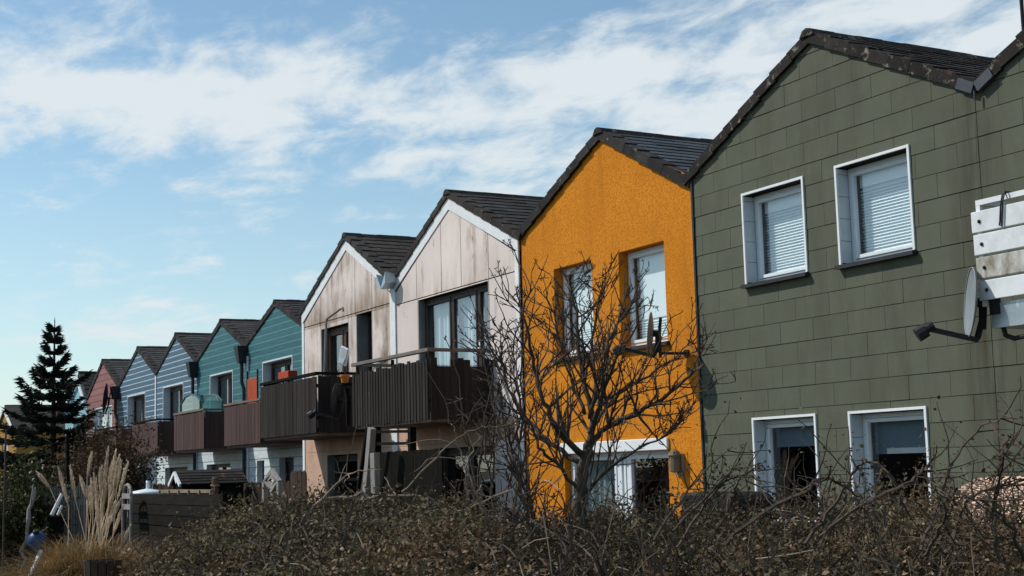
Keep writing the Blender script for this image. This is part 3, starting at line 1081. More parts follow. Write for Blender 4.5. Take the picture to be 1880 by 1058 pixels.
wL1 = (-28.98, -27.40, Z(1.0), Z(3.15))
wL2 = (-26.96, -26.15, Z(1.35), Z(3.26))
gL = (-28.7, -27.0, Z(-1.5), Z(.42))
wh2 = white_house(-30.16, -25.06, -27.47, Z(3.62), Z(3.70), Z(4.92),
                  'brown-stained cement-panelled house with two openings over a dark balcony', [wL1, wL2, gL],
                  [at(589, 560, DG).x, at(653, 540, DG).x, at(684, 540, DG).x], Z(3.30), 'panel_stained', [-29.0, -27.38, -26.98, -26.13])
gable_roof(wh2, -30.24, -25.07, DG, Z(3.60), Z(3.68), -27.47, Z(4.93), 'roof_brown', 'roof', tile=.36, vh=.115, lift=.045)
window(wh2, *wL1, DG, fmat=M('chestnut_window_wood', (.075, .035, .022), .5, .25, 8), set_back=.14, fw=.09, mull=(-28.0,), curtain=[(-28.4, -28.15), (-27.8, -27.5)], name='balcony_door')
window(wh2, *wL2, DG, fmat='brown_frame', set_back=.24, fw=.06, name='window')
window(wh2, *gL, DG, fmat='brown_frame', set_back=.16, fw=.08, name='patio_door', bar_z=Z(-.1))
vg = MB()      # zinc valley spout between the two white gables
vx, vz = -25.06, Z(3.56)
for s in (-1, 1):
    vg.hexa([(vx + s * .01, DG - .28, vz - .02), (vx + s * .20, DG - .28, vz + .08), (vx + s * .20, DG - .03, vz + .10), (vx + s * .01, DG - .03, vz),
             (vx + s * .01, DG - .28, vz + .02), (vx + s * .22, DG - .28, vz + .30), (vx + s * .22, DG - .03, vz + .26), (vx + s * .01, DG - .03, vz + .03)])
vg.build('valley_spout', 'zinc', wh1)
vs = MB(); vs.box(-25.185, -24.935, DG - .045, DG - .033, 0, Z(3.50)); vs.build('centre_pilaster', 'trim_white', wh1)

b1 = balcony(wh1, -24.28, -21.0, DG, 1.2, Z(.88), Z(1.87), 'slat', (True, True), rail_z=Z(2.0), gap=.034, slat_w=.122, jit=.045)
b2 = balcony(wh2, -29.52, -26.15, DG, 1.2, Z(.83), Z(1.93), 'slat', (True, True), gap=.010, slat_w=.112, rail_z=Z(1.985), rail='dark_wood', jit=.01)

# things on the left white house's balcony
bp = at(597, 690, DG - .75)
t = thing('bent_pole', (bp.x, DG - .75, Z(.95)), 'thin grey bent pole standing on the left white house balcony', 'pole')
m_ = MB(); A_ = at(596, 690, DG - .75); B_ = at(599, 590, DG - .75); C_ = at(629, 566, DG - .75)
m_.tube([(A_.x, DG - .75, Z(.95)), A_, (A_ + B_) / 2, B_, B_ + Vector((.06, 0, .05)), C_ - Vector((.1, 0, .0)), C_, C_ - Vector((-.03, 0, .06))], .025, 7)
m_.build('tube', 'weathered', t)
cp = at(631, 655, DG - 1.0)
t = thing('tilted_panel', tuple(cp), 'white boxy panel leaning on the corner of the slatted balcony', 'panel')
m_ = MB(); m_.bar(cp - Vector((.08, 0, .15)), cp + Vector((.09, 0, .17)), .05, .20, (1, .4, 0)); m_.build('casing', 'white_paint', t, bevel=.02)
m_ = MB(); m_.bar(cp - Vector((.05, .04, .11)), cp + Vector((.07, .04, .13)), .02, .14, (1, .4, 0)); m_.build('face', 'galv', t)
m_ = MB(); m_.tube([(cp.x, cp.y + .05, Z(.95)), cp - Vector((.02, -.03, .1))], .02, 6); m_.build('stand', 'dish_dark', t)
cp = at(633, 694, DG - 1.0)
t = thing('flower_pot', tuple(cp), 'orange flower pot in the gap between the two dark balconies', 'pot')
m_ = MB(); m_.lathe((cp.x, cp.y, cp.z - .16), [(0, .06), (.06, .06), (.085, .18), (.10, .18), (.10, .22), (.08, .22), (.07, .18), (0, .17)], 16)
m_.build('pot', 'pumpkin', t)
m_ = MB(); m_.box(cp.x - .12, cp.x + .12, cp.y - .1, cp.y + .2, cp.z - .14, cp.z - .102); m_.bar((cp.x, cp.y + .05, cp.z - .2), (cp.x, cp.y + .05, Z(.93)), .06, .06)
m_.build('shelf', 'dark_wood', t)
pd = at(617, 735, DG - .95)
sat_dish((pd.x, pd.y, pd.z), .66, -38, 'dark satellite dish on the right end of the left white house balcony', (pd.x - .1, DG - .6, pd.z), dmat='dish_dark', arm=.46)

# ================================================================== SET-BACK ROW
def shiplap_house(x0, x1, xa, zl, zr, za, col, joint, label, win, gwin, gap, roofmat='roof', pitch=.19, zsplit=Z(.95), lower=True, D=DT, win_kw=None, pipe=None, gx=None):
    root = thing('terraced_house', ((x0 + x1) / 2, D, 0), label, 'house', GR)
    holes = [win] + list(gwin)
    house_shell(root, x0, x1, D, zl, zr, xa, za, holes, 'white_lining', reveal=.26)
    clip = [(x0 + .01, 0), (x1 - .01, 0), (x1 - .01, zr), (xa, za), (x0 + .01, zl)]
    mb = MB()
    rects = course_rects(x0, x1, zsplit, za, pitch, 60, gap, 0, zsplit, x0 - 1, 0)
    panels(mb, D, rects, clip, [(win[0] - .05, win[1] + .05, win[2], win[3] + .05)] + list(gwin), .022, .018, .001)
    mb.build('cladding', col, root)
    st = MB()
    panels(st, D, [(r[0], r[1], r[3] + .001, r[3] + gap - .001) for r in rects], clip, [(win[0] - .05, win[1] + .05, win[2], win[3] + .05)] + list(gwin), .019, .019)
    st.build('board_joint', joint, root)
    if lower:
        lo = MB()
        rects = course_rects(x0, x1, 0, zsplit - .02, .235, 60, .018, 0, 0, x0 - 1, 0)
        panels(lo, D, [r for r in rects if r[3] < zsplit], clip, holes, .02, .012)
        lo.build('lower_cladding', 'siding_white', root)
        st = MB()
        panels(st, D, [(r[0], r[1], r[3] + .001, r[3] + .017) for r in rects if r[3] < zsplit], clip, holes, .006, .006)
        st.build('board_joint', 'siding_joint', root)
    gable_roof(root, x0, x1, D, zl - .02, zr - .02, xa, za, roofmat, 'verge', tile=.34, vh=.16, lift=.05, slate=.6)
    kw = dict(set_back=.22, fw=.08, mull=((win[0] + win[1]) / 2 + .1,), fmat='brown_frame')
    kw.update(win_kw or {})
    fo = window(root, *win, D, name='balcony_door', **kw)
    tr = MB()
    tr.box(win[0] - .045, win[0] - .002, D - .03, D + .2, win[2], win[3] + .05); tr.box(win[1] + .002, win[1] + .045, D - .03, D + .2, win[2], win[3] + .05)
    tr.box(win[0] - .002, win[1] + .002, D - .029, D + .2, win[3] + .002, win[3] + .05)
    tr.build('surround', 'white_lining', fo)
    for g in gwin:
        window(root, *g, D, set_back=.16, fw=.06, fmat='brown_frame', mull=((g[0] + g[1]) / 2,))
    return root


def pipe_part(root, x, D, ztop, hopper=True, mat='black_pipe'):
    m_ = MB()
    if hopper:
        m_.hexa([(x - .10, D - .26, ztop - .55), (x + .10, D - .26, ztop - .55), (x + .10, D - .03, ztop - .55), (x - .10, D - .03, ztop - .55),
                 (x - .20, D - .34, ztop - .05), (x + .20, D - .34, ztop - .05), (x + .20, D - .03, ztop - .05), (x - .20, D - .03, ztop - .05)])
        m_.tube([(x, D - .15, ztop - .5), (x, D - .15, ztop - 1.1), (x + .05, D - .10, ztop - 1.3), (x + .05, D - .10, 0.0)], .055, 8)
    else:
        m_.box(x - .06, x + .06, D - .05, D - .024, 0, ztop)
    return m_.build('downpipe' if hopper else 'corner_strip', mat, root)


te2 = shiplap_house(-40.0, -34.9, -37.40, Z(3.86), Z(3.86), Z(4.76), 'teal', 'teal_joint',
                    'teal boarded house with the orange panel, half hidden by the stained white house', (-38.5, -36.1, Z(1.0), Z(3.18)),
                    [(-39.1, -38.45, Z(-.5), Z(.46)), (-37.2, -36.05, Z(-.5), Z(.50))], .022, 'roof')
te1 = shiplap_house(-45.1, -40.0, -42.46, Z(3.80), Z(3.80), Z(4.76), 'teal', 'teal_joint',
                    'teal boarded house with open white balcony door, between blue and teal neighbours', (-43.62, -41.35, Z(1.0), Z(3.17)),
                    [(-44.05, -41.57, Z(-.5), Z(.43))], .022, 'roof_grey', win_kw=dict(curtain=[(-42.2, -41.5)]))
bu2 = shiplap_house(-50.25, -45.1, -47.62, Z(3.76), Z(3.76), Z(4.84), 'blue', 'blue_joint',
                    'blue boarded house with white joints, right one of the two blue houses', (-49.25, -46.75, Z(1.0), Z(3.16)),
                    [(-49.0, -46.2, Z(-.5), Z(.40))], .034, 'roof_grey', win_kw=dict(curtain=[(-47.6, -46.95)]))
bu1 = shiplap_house(-55.9, -50.25, -52.86, Z(3.66), Z(3.76), Z(4.84), 'blue', 'blue_joint',
                    'blue boarded house with white joints, next to the pink house', (-54.45, -51.8, Z(1.0), Z(3.14)),
                    [(-54.0, -51.2, Z(-.5), Z(.40))], .034, 'roof_grey')
pk = shiplap_house(-61.6, -55.9, -58.72, Z(3.50), Z(3.66), Z(4.84), 'pink', 'pink_joint',
                   'dusky pink boarded house with a round black dish over its window', (-60.2, -57.0, Z(.9), Z(2.95)), [], .03, 'roof_grey', pitch=.26, lower=False,
                   win_kw=dict(fmat='white_frame', blind=True, set_back=.12))
cy = shiplap_house(-66.2, -61.6, -63.2, Z(3.3), Z(3.5), Z(4.66), 'cyan', 'blue_joint',
                   'pale turquoise gable house behind the spruce', (-64.4, -62.2, Z(.9), Z(2.8)), [], .02, 'roof', pitch=.3, lower=False, win_kw=dict(fmat='white_frame'))
m_ = MB()
for s in (-1, 1):
    xe, ze = (-66.2, Z(3.3)) if s < 0 else (-61.6, Z(3.5))
    m_.bar((-63.2, DT - .16, Z(4.50)), (xe, DT - .16, ze - .16), .05, .2)
m_.build('barge_board', 'trim_white', cy)
pipe_part(te1, -40.05, DT, Z(3.86)); pipe_part(bu2, -45.15, DT, Z(3.80)); pipe_part(bu1, -55.9, DT, Z(3.7))
pipe_part(bu1, -50.25, DT, Z(3.66), False, 'trim_white'); pipe_part(te2, -39.85, DT, Z(3.5), False, 'trim_white')

GB = 'reddish-brown balconies'
for root, a, b, z0, z1, cap in ((te2, -38.3, -35.22, Z(.87), Z(1.93), 1), (te1, -43.47, -40.26, Z(.86), Z(1.92), 1), (bu2, -48.78, -45.42, Z(.84), Z(1.86), 0),
                           (bu1, -54.4, -51.1, Z(.84), Z(1.84), 0), (pk, -60.3, -56.9, Z(.80), Z(1.75), 0)):
    fo = balcony(root, a, b, DT, 1.2, z0, z1, 'slat_red', (True, True), rail_z=z1 + .06, gap=.012, slat_w=.14, rail='slab' if cap else 'dark_wood', jit=.005)
for a, b, zt, nm in ((at(455, 700, DT - .9).x, at(473, 700, DT - .9).x, at(455, 699, DT - .9).z, 'tall orange-red screen on the near teal house balcony'),):
    t = thing('privacy_screen', ((a + b) / 2, DT - .9, Z(.97)), nm, 'screen')
    m_ = MB(); m_.box(a, b, DT - .92, DT - .90, Z(1.35), zt + .03)
    m_.build('cloth', 'orange_red', t)
    m_ = MB()
    for x in (a - .02, b + .02): m_.box(x - .02, x + .02, DT - .93, DT - .89, Z(.97), zt + .25)
    m_.build('frame', 'dish_dark', t)
q = at(527, 690, DT - .8)
t = thing('flower_box', tuple(q), 'small red flower box under the near teal house window', 'flower box')
m_ = MB(); m_.box(q.x - .40, q.x + .36, DT - .9, DT - .65, q.z - .10, q.z + .11); m_.build('trough', 'orange_red', t, bevel=.02)
m_ = MB(); m_.box(q.x - .37, q.x - .33, DT - .8, DT - .75, Z(.97), q.z - .105); m_.build('leg', 'dish_dark', t)
m_ = MB(); m_.box(q.x + .29, q.x + .33, DT - .8, DT - .75, Z(.97), q.z - .105); m_.build('leg', 'dish_dark', t)
# small film greenhouse on the teal house balcony
g0 = at(338, 752, DT - .9); g1 = at(374, 748, DT - .9); gt = at(356, 724, DT - .9)
t = thing('mini_greenhouse', ((g0.x + g1.x) / 2, DT - .6, Z(.97)), 'small greenish film greenhouse on the far teal house balcony', 'greenhouse')
xm = (g0.x + g1.x) / 2
prof = [(g0.x, Z(.97)), (g1.x, Z(.97)), (g1.x, gt.z - .25), (g1.x - .5, gt.z - .06), (xm, gt.z), (g0.x + .5, gt.z - .06), (g0.x, gt.z - .25)]
m_ = MB(); m_.prism(prof, DT - 1.0, DT - .35); m_.build('film', 'glass_film', t)
m_ = MB()
for y in (DT - 1.01, DT - .34):
    pts = [Vector((x, y, z)) for x, z in prof] + [Vector((prof[0][0], y, prof[0][1]))]
    m_.tube(pts, .025, 5)
    m_.tube([Vector((g0.x, y, gt.z - .5)), Vector((g1.x, y, gt.z - .5))], .018, 5)
m_.build('frame', M('green_frame_tube', (.05, .13, .12), .5, .2), t)
pp = at(193, 731, DT - .5)
sat_dish(tuple(pp), 1.15, -20, 'round black satellite dish high on the pink house wall', (pp.x + .5, DT, pp.z), dmat='dish_dark', arm=.6)

# far ochre house
yx = at(10, 742, 24.0)
yh = thing('terraced_house', (yx.x, 24, 0), 'far ochre house at the left edge behind the spruce', 'house', GR)
D2 = 24.0
ya, yb_ = yx.x - 7, yx.x + 7
house_shell(yh, ya, yb_, D2, yx.z - 3, yx.z - 3, yx.x, yx.z - .2, [(yx.x - 1.5, yx.x + 2, yx.z - 6.2, yx.z - 4)], 'yellow')
gable_roof(yh, ya, yb_, D2, yx.z - 3, yx.z - 3, yx.x, yx.z - .2, 'roof', 'verge', tile=1.0, slate=1.5, pitch=.8, vh=.4)
window(yh, yx.x - 1.5, yx.x + 2, yx.z - 6.2, yx.z - 4, D2, fw=.15)
m_ = MB()
for s in (-1, 1): m_.bar((yx.x, D2 - .2, yx.z - .5), (yx.x + s * 6.6, D2 - .2, yx.z - 3.2), .1, .4)
m_.build('barge_board', 'trim_white', yh)

# ================================================================== STUFF UNDER THE BALCONIES
def leaning_board(px0, py0, px1, py1, D, w, th, label, mat='weathered', name='timber_prop', zend=0.0, grp=None):
    a = at(px0, py0, D); b = at(px1, py1, D)
    d = (b - a)
    e = b + d * ((zend - b.z) / d.z) if abs(d.z) > 1e-6 else b
    t_ = MB(); t_.bar(a, e, w, th, (0, 1, 0))
    o = t_.build(name, mat, None, bevel=.006)
    return tag(o, label, 'timber', grp)


GP = 'props under the pale balconies'
leaning_board(683, 786, 672, 912, 9.2, .15, .10, 'broad weathered grey board propped under the gap between the balconies', grp=GP)
leaning_board(688, 832, 690, 915, 9.0, .17, .10, 'short bleached post in front of the dark garden fence', grp=GP)
leaning_board(675, 786, 657, 905, 9.3, .06, .06, 'thin black pole leaning beside the weathered boards', 'dark_wood', grp=GP)
t = thing('balcony_stair', tuple(at(730, 900, 9.9)), 'black timber frame with two crossbars below the slatted balcony', 'frame')
for px in (692, 756):
    m_ = MB(); a = at(px, 784, 9.9); m_.bar((a.x, 9.9, 0), a, .11, .11); m_.build('post', 'dark_wood', t)
for py0, py1 in ((793, 792), (815, 814)):
    m_ = MB(); m_.bar(at(694, py0, 9.86), at(756, py1, 9.86), .05, .05); m_.build('crossbar', 'dark_wood', t)
# dark board fence behind the hedge
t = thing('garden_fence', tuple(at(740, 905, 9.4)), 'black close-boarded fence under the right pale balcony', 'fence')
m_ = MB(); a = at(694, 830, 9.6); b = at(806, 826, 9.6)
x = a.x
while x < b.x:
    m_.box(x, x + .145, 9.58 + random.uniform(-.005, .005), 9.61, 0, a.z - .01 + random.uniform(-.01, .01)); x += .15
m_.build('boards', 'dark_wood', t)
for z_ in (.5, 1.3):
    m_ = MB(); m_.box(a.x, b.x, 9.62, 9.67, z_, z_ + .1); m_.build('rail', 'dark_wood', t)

# ================================================================== GARDEN ON THE LEFT
# horizontal timber retaining wall
ta = at(236, 906, 6.9); tb = at(408, 906, 6.9)
t = thing('timber_wall', ((ta.x + tb.x) / 2, 6.9, 0), 'dark low wall of horizontal sleepers left of the hedge', 'wall')
m_ = MB()
nz = 7
for k in range(nz):
    z0_, z1_ = ta.z * k / nz, ta.z * (k + 1) / nz - .012
    m_.box(ta.x + random.uniform(-.05, .05), tb.x + random.uniform(-.05, .05), 6.86 + random.uniform(-.012, .012), 7.0, z0_, z1_)
m_.build('sleeper', M('dark_sleeper_wood', (.014, .0125, .010), .95, spec=.05, var=.35, scale=4, island=.3, bump=.5, bscale=25, stretch=(.4, 3, 3)), t)
m_ = MB(); m_.box(tb.x + .06, tb.x + .2, 6.85, 7.05, 0, ta.z + .02); m_.build('post', 'dark_wood', t)
m_ = MB(); a = at(298, 902, 7.1); b = at(392, 901, 7.1); m_.box(a.x, b.x, 7.06, 7.11, a.z - .03, a.z + .03)
for k in range(6): x = a.x + (b.x - a.x) * k / 5; m_.box(x - .02, x + .02, 7.03, 7.0595, a.z - .10, a.z + .02)
m_.build('coping_rail', 'twig_pale', t)
# parasol base
p_ = at(272, 903, 7.3); 
t = thing('parasol_base', (p_.x, p_.y, 0), 'white round parasol base with a short tube on a stand behind the sleeper wall', 'parasol base')
m_ = MB(); m_.lathe((p_.x, p_.y, p_.z - .04), [(0, -.02), (.34, -.02), (.36, .01), (.30, .055), (.1, .09), (.05, .1), (0, .1)], 26); m_.build('base', 'white_frame', t, smooth=True)
m_ = MB(); m_.lathe((p_.x, p_.y, p_.z + .05), [(.045, 0), (.04, .1), (.045, .17), (.03, .17), (0, .165)], 14); m_.build('tube', 'white_frame', t, smooth=True)
m_ = MB(); m_.box(p_.x - .3, p_.x + .3, p_.y - .2, p_.y + .2, 0, p_.z - .065); m_.build('stand', 'dark_wood', t)
# garden hutch
h0 = at(322, 866, 8.0)
t = thing('garden_hutch', (h0.x, 8.6, 0), 'low dark-roofed garden hutch with white gable boards', 'hutch')
hw = .40
zr_, ze_ = h0.z, at(306, 889, 8.0).z
m_ = MB(); m_.prism([(h0.x - hw + .05, 0), (h0.x + hw - .05, 0), (h0.x + hw - .05, ze_), (h0.x, zr_ - .05), (h0.x - hw + .05, ze_)], 8.05, 9.35)
m_.build('wall', 'dark_wood', t)
m_ = MB()
for s in (-1, 1):
    n_ = 5
    for k in range(n_):
        f0, f1 = k / n_, (k + 1) / n_ + .03
        a = (h0.x + s * hw * 1.1 * f0, zr_ + (ze_ - zr_) * 1.1 * f0); b = (h0.x + s * hw * 1.1 * f1, zr_ + (ze_ - zr_) * 1.1 * f1)
        pl = [(a[0], a[1]), (b[0], b[1] + .012), (b[0], b[1] + .035), (a[0], a[1] + .02)]
        m_.prism(pl if s < 0 else pl[::-1], 8.0, 9.42)
m_.build('roof', 'verge', t)
m_ = MB()
for s in (-1, 1): m_.bar((h0.x + s * .01, 7.98, zr_ - .03), (h0.x + s * hw * 1.08, 7.98, ze_ - .03), .04, .075)
m_.bar((h0.x + .16, 7.985, ze_ + .02), (h0.x + .04, 7.985, zr_ - .12), .03, .06)
m_.build('barge_board', 'white_paint', t)
# light wooden post with rope
pw = at(395, 876, 7.6); t = thing('wooden_post', (pw.x, pw.y, 0), 'pale round-topped wooden post with a rope, behind the sleeper wall', 'post')
m_ = MB(); m_.lathe((pw.x, pw.y, 0), [(.06, 0), (.06, pw.z - .03), (.045, pw.z - .005), (0, pw.z)], 12); m_.build('shaft', M('tan_post', (.13, .09, .05), .8, .25), t)
m_ = MB(); zt = at(395, 892, 7.6).z; m_.tube([(pw.x + .075 * math.cos(a_), pw.y + .075 * math.sin(a_), zt + .01 * math.sin(a_ * 3)) for a_ in [k * math.pi / 6 for k in range(13)]], .016, 5)
m_.tube([(pw.x + .07, pw.y - .03, zt), (pw.x + .09, pw.y - .05, zt - .12)], .014, 5); m_.build('rope', 'twig_pale', t)
# garden fence with rounded board tops
fa = at(415, 886, 9.6); fb = at(563, 880, 9.6)
t = thing('garden_fence', ((fa.x + fb.x) / 2, 9.6, 0), 'brown garden fence of round-topped boards below the teal houses', 'fence')
m_ = MB(); x = at(282, 885, 9.6).x; k = 0
while x < fb.x - .1:
    pxr = (x - fa.x) / (fb.x - fa.x)
    zt = fa.z + (.20 if pxr > .82 else 0) + random.uniform(-.015, .015)
    w = .21
    pl = [(x, .02), (x + w, .02), (x + w, zt - .09), (x + w * .85, zt - .03), (x + w * .5, zt), (x + w * .15, zt - .03), (x, zt - .09)]
    m_.prism(pl, 9.58 + random.uniform(-.008, .008), 9.605)
    x += .225
m_.build('boards', 'fence_brown', t)
m_ = MB(); x00 = at(282, 885, 9.6).x; m_.box(x00, fb.x - .1, 9.62, 9.67, .4, .5); m_.build('rail', 'fence_brown', t)
m_ = MB(); m_.box(x00, fb.x - .1, 9.62, 9.67, 1.2, 1.3); m_.build('rail', 'fence_brown', t)
# diamond ornament
dc = at(500, 890, 7.4); hh = at(500, 860, 7.4).z; hb = at(500, 905, 7.4).z; ww = .29
t = thing('garden_ornament', (dc.x, 7.4, 0), 'weathered grey wooden panel with nested diamond cut-outs at the hedge top', 'ornament')
def diamond(cx, cz, rx, rz, w, y0, y1, mb):
    o = [(cx, cz + rz), (cx - rx, cz), (cx, cz - rz), (cx + rx, cz)]
    i_ = [(cx, cz + rz - w * 1.6), (cx - rx + w, cz), (cx, cz - rz + w * 1.6), (cx + rx - w, cz)]
    for k in range(4):
        a, b = o[k], o[(k + 1) % 4]; c_, d_ = i_[(k + 1) % 4], i_[k]
        mb.prism([a, b, c_, d_], y0, y1)
m_ = MB(); rz_ = (hh - hb) / 2; cz_ = (hh + hb) / 2 + .0
diamond(dc.x, cz_, ww * 1.25, rz_, .055, 7.37, 7.43, m_); m_.build('outer_frame', 'weathered', t)
m_ = MB(); diamond(dc.x, cz_, ww * .62, rz_ * .52, .04, 7.375, 7.425, m_); m_.build('inner_frame', 'weathered', t)
for s in (-1, 0, 1):
    m_ = MB(); m_.box(dc.x + s * ww * 1.2 - .04, dc.x + s * ww * 1.2 + .04, 7.385 if s == 0 else 7.36, 7.415 if s == 0 else 7.44, 0, hb + .1 if s == 0 else cz_ - .02)
    m_.build('leg', 'weathered', t)
# arched trellis
ac = at(234, 890, 6.6); ab = at(234, 950, 6.6)
t = thing('garden_trellis', (ac.x, 6.6, 0), 'weathered arched wooden frame with two cross boards beside the pampas grass', 'trellis')
m_ = MB(); rw = .33
pts = [(ac.x - rw, 6.6, 0), (ac.x - rw, 6.6, ac.z - .28)] + [(ac.x - rw * math.cos(k * math.pi / 8), 6.6, ac.z - .28 + .28 * math.sin(k * math.pi / 8)) for k in range(1, 8)] + [(ac.x + rw, 6.6, ac.z - .28), (ac.x + rw, 6.6, 0)]
m_.tube(pts, .032, 8); m_.build('arch', 'weathered', t)
m_ = MB()
for f in (.22, .55):
    z = ac.z - (ac.z - ab.z) * f - .08
    m_.box(ac.x - rw, ac.x + rw, 6.57, 6.60, z - .05, z + .05)
m_.box(ac.x - .015, ac.x + .015, 6.604, 6.63, ab.z, ac.z - .02)
m_.build('cross_board', 'weathered', t)
# weathered picket fence behind the pampas
fa = atd(68, 893, 26.6); fb = atd(158, 888, 26.2)
t = thing('picket_fence', ((fa.x + fb.x) / 2, 5.7, 0), 'weathered grey upright-board fence behind the pampas grass', 'fence')
m_ = MB(); n_ = 20
for k in range(n_):
    f = k / n_; x = fa.x + (fb.x - fa.x) * f; y = fa.y + (fb.y - fa.y) * f
    dx, dy = (fb.x - fa.x) / n_ * .60, (fb.y - fa.y) / n_ * .60
    zt = fa.z + (fb.z - fa.z) * f + random.uniform(-.06, .03)
    nx, ny = -dy, dx; ln_ = math.hypot(nx, ny); nx, ny = nx / ln_ * .02, ny / ln_ * .02
    m_.hexa([(x, y, 0), (x + dx, y + dy, 0), (x + dx + nx, y + dy + ny, 0), (x + nx, y + ny, 0), (x, y, zt), (x + dx, y + dy, zt - random.uniform(0, .03)), (x + dx + nx, y + dy + ny, zt), (x + nx, y + ny, zt)])
m_.build('boards', 'weathered', t)
for z_ in (fa.z - .3, .5):
    m_ = MB(); m_.bar((fa.x, fa.y + .06, z_), (fb.x, fb.y + .06, z_), .05, .08); m_.build('rail', 'weathered', t)
# leaning white poles, post, ball, plank, pumpkin, driftwood, planter
def lean(px0, py0, px1, py1, dist, r, mat, name, label, cat, n=8, zend=0.0):
    a = atd(px0, py0, dist); b = atd(px1, py1, dist); d = b - a
    e = b if zend is None else b + d * ((zend - b.z) / d.z)
    m_ = MB(); m_.tube([a, (a + b) / 2, e], [r * .9, r, r], n)
    return tag(m_.build(name, mat), label, cat)
lean(114, 907, 95, 946, 25.6, .035, 'white_paint', 'leaning_pole', 'longer white pole leaning on the dark box by the grey board fence', 'pole', zend=None)
lean(114, 928, 106, 946, 25.4, .025, 'white_paint', 'leaning_pole', 'shorter thin white pole right of the longer white one', 'pole', zend=None)
a = atd(60, 898, 25.0); b = ground_d(40, 24.8)
m_ = MB(); m_.tube([a.lerp(b, k / 9) + Vector((random.gauss(0, .025), random.gauss(0, .03), random.gauss(0, .01))) for k in range(10)], [.02 + .022 * random.random() for k in range(10)], 7)
m_.tube([a.lerp(b, .2), a.lerp(b, .12) + Vector((.08, 0, .1)), a.lerp(b, .05) + Vector((.10, 0, .16))], [.02, .014, .006], 5)
tag(m_.build('driftwood_pole', 'weathered'), 'gnarled pale driftwood pole leaning before the green shrub', 'pole')
lean(11, 788, 7, 955, 24.0, .016, 'bark', 'thin_pole', 'tall thin pole at the left edge in front of the spruce', 'pole')
lean(124, 800, 125, 892, 27.5, .035, 'dark_wood', 'thin_pole', 'dark upright post between the spruce and the dry creeper', 'pole')
q = ground_d(99, 25.8); zt = atd(99, 947, 25.8).z
m_ = MB()
for k in range(5): m_.box(q.x - .13, q.x + .17, q.y - .14, q.y + .14, zt * k / 5, zt * (k + 1) / 5 - .015)
tag(m_.build('wooden_box', 'dark_wood'), 'dark stacked-board box under the white leaning poles', 'box')
q = atd(68, 993, 24.5)
t = thing('buoy', tuple(q), 'blue round buoy hanging low above the white plank', 'buoy')
m_ = MB(); m_.lathe(q, [(.155 * math.sin(k * math.pi / 12), -.155 * math.cos(k * math.pi / 12)) for k in range(13)], 22, (.5, -.2, .84)); m_.build('ball', 'blue_ball', t, smooth=True)
m_ = MB(); ax = Vector((.5, -.2, .84)).normalized(); m_.lathe(q + ax * .145, [(.05, 0), (.045, .05), (.03, .06), (0, .06)], 12, ax); m_.build('neck', 'dish_dark', t)
m_ = MB(); top = atd(88, 968, 24.9); m_.tube([q + ax * .16, (q + ax * .16 + top) / 2 - Vector((0, 0, .03)), top], .014, 5); m_.build('rope', 'twig_pale', t)
a = atd(76, 1010, 24.4); b = atd(60, 1046, 24.4); d = b - a; e = b + d * (-b.z / d.z)
m_ = MB(); m_.bar(a, e, .16, .04, (0, 1, 0)); tag(m_.build('white_plank', 'white_paint', bevel=.008), 'short white plank leaning under the blue buoy', 'plank')
q = atd(92, 1037, 23.6)
m_ = MB(); n_ = 24
prof = [(.10 * math.sin(k * math.pi / 10), -.085 * math.cos(k * math.pi / 10)) for k in range(11)]
i0 = len(m_.v)
for r_, h_ in prof:
    for j in range(n_):
        a_ = 2 * math.pi * j / n_; rr = r_ * (1 + .07 * math.cos(a_ * 8)); m_.v.append((q.x + rr * math.cos(a_), q.y + rr * math.sin(a_), q.z + h_))
for k in range(len(prof) - 1):
    for j in range(n_):
        a_ = i0 + k * n_ + j; b_ = i0 + k * n_ + (j + 1) % n_; m_.f.append((a_, b_, b_ + n_, a_ + n_))
m_.tube([(q.x, q.y, q.z + .07), (q.x + .01, q.y, q.z + .12)], .015, 6)
tag(m_.build('pumpkin', 'pumpkin', smooth=True), 'small orange pumpkin half hidden in dry grass', 'pumpkin')
q = ground_d(190, 20.0); zt = atd(190, 1028, 20).z
t = thing('planter_tub', tuple(q), 'dark upright-stave tub in front of the pampas grass', 'tub')
m_ = MB(); n_ = 14
for k in range(n_):
    a0, a1 = 2 * math.pi * k / n_, 2 * math.pi * (k + .88) / n_
    o = []
    for z_, rr in ((0, .22), (zt, .25)):
        o += [(q.x + rr * math.cos(a0), q.y + rr * math.sin(a0), z_), (q.x + rr * math.cos(a1), q.y + rr * math.sin(a1), z_), (q.x + (rr - .03) * math.cos(a1), q.y + (rr - .03) * math.sin(a1), z_), (q.x + (rr - .03) * math.cos(a0), q.y + (rr - .03) * math.sin(a0), z_)]
    m_.hexa(o)
m_.build('staves', M('tub_wood', (.055, .038, .026), .85, .3, 5, island=.25, bump=.4, bscale=30), t)
m_ = MB(); m_.lathe((q.x, q.y, 0), [(.21, 0), (.215, zt - .03), (0, zt - .03)], 14); m_.build('soil', 'litter', t)

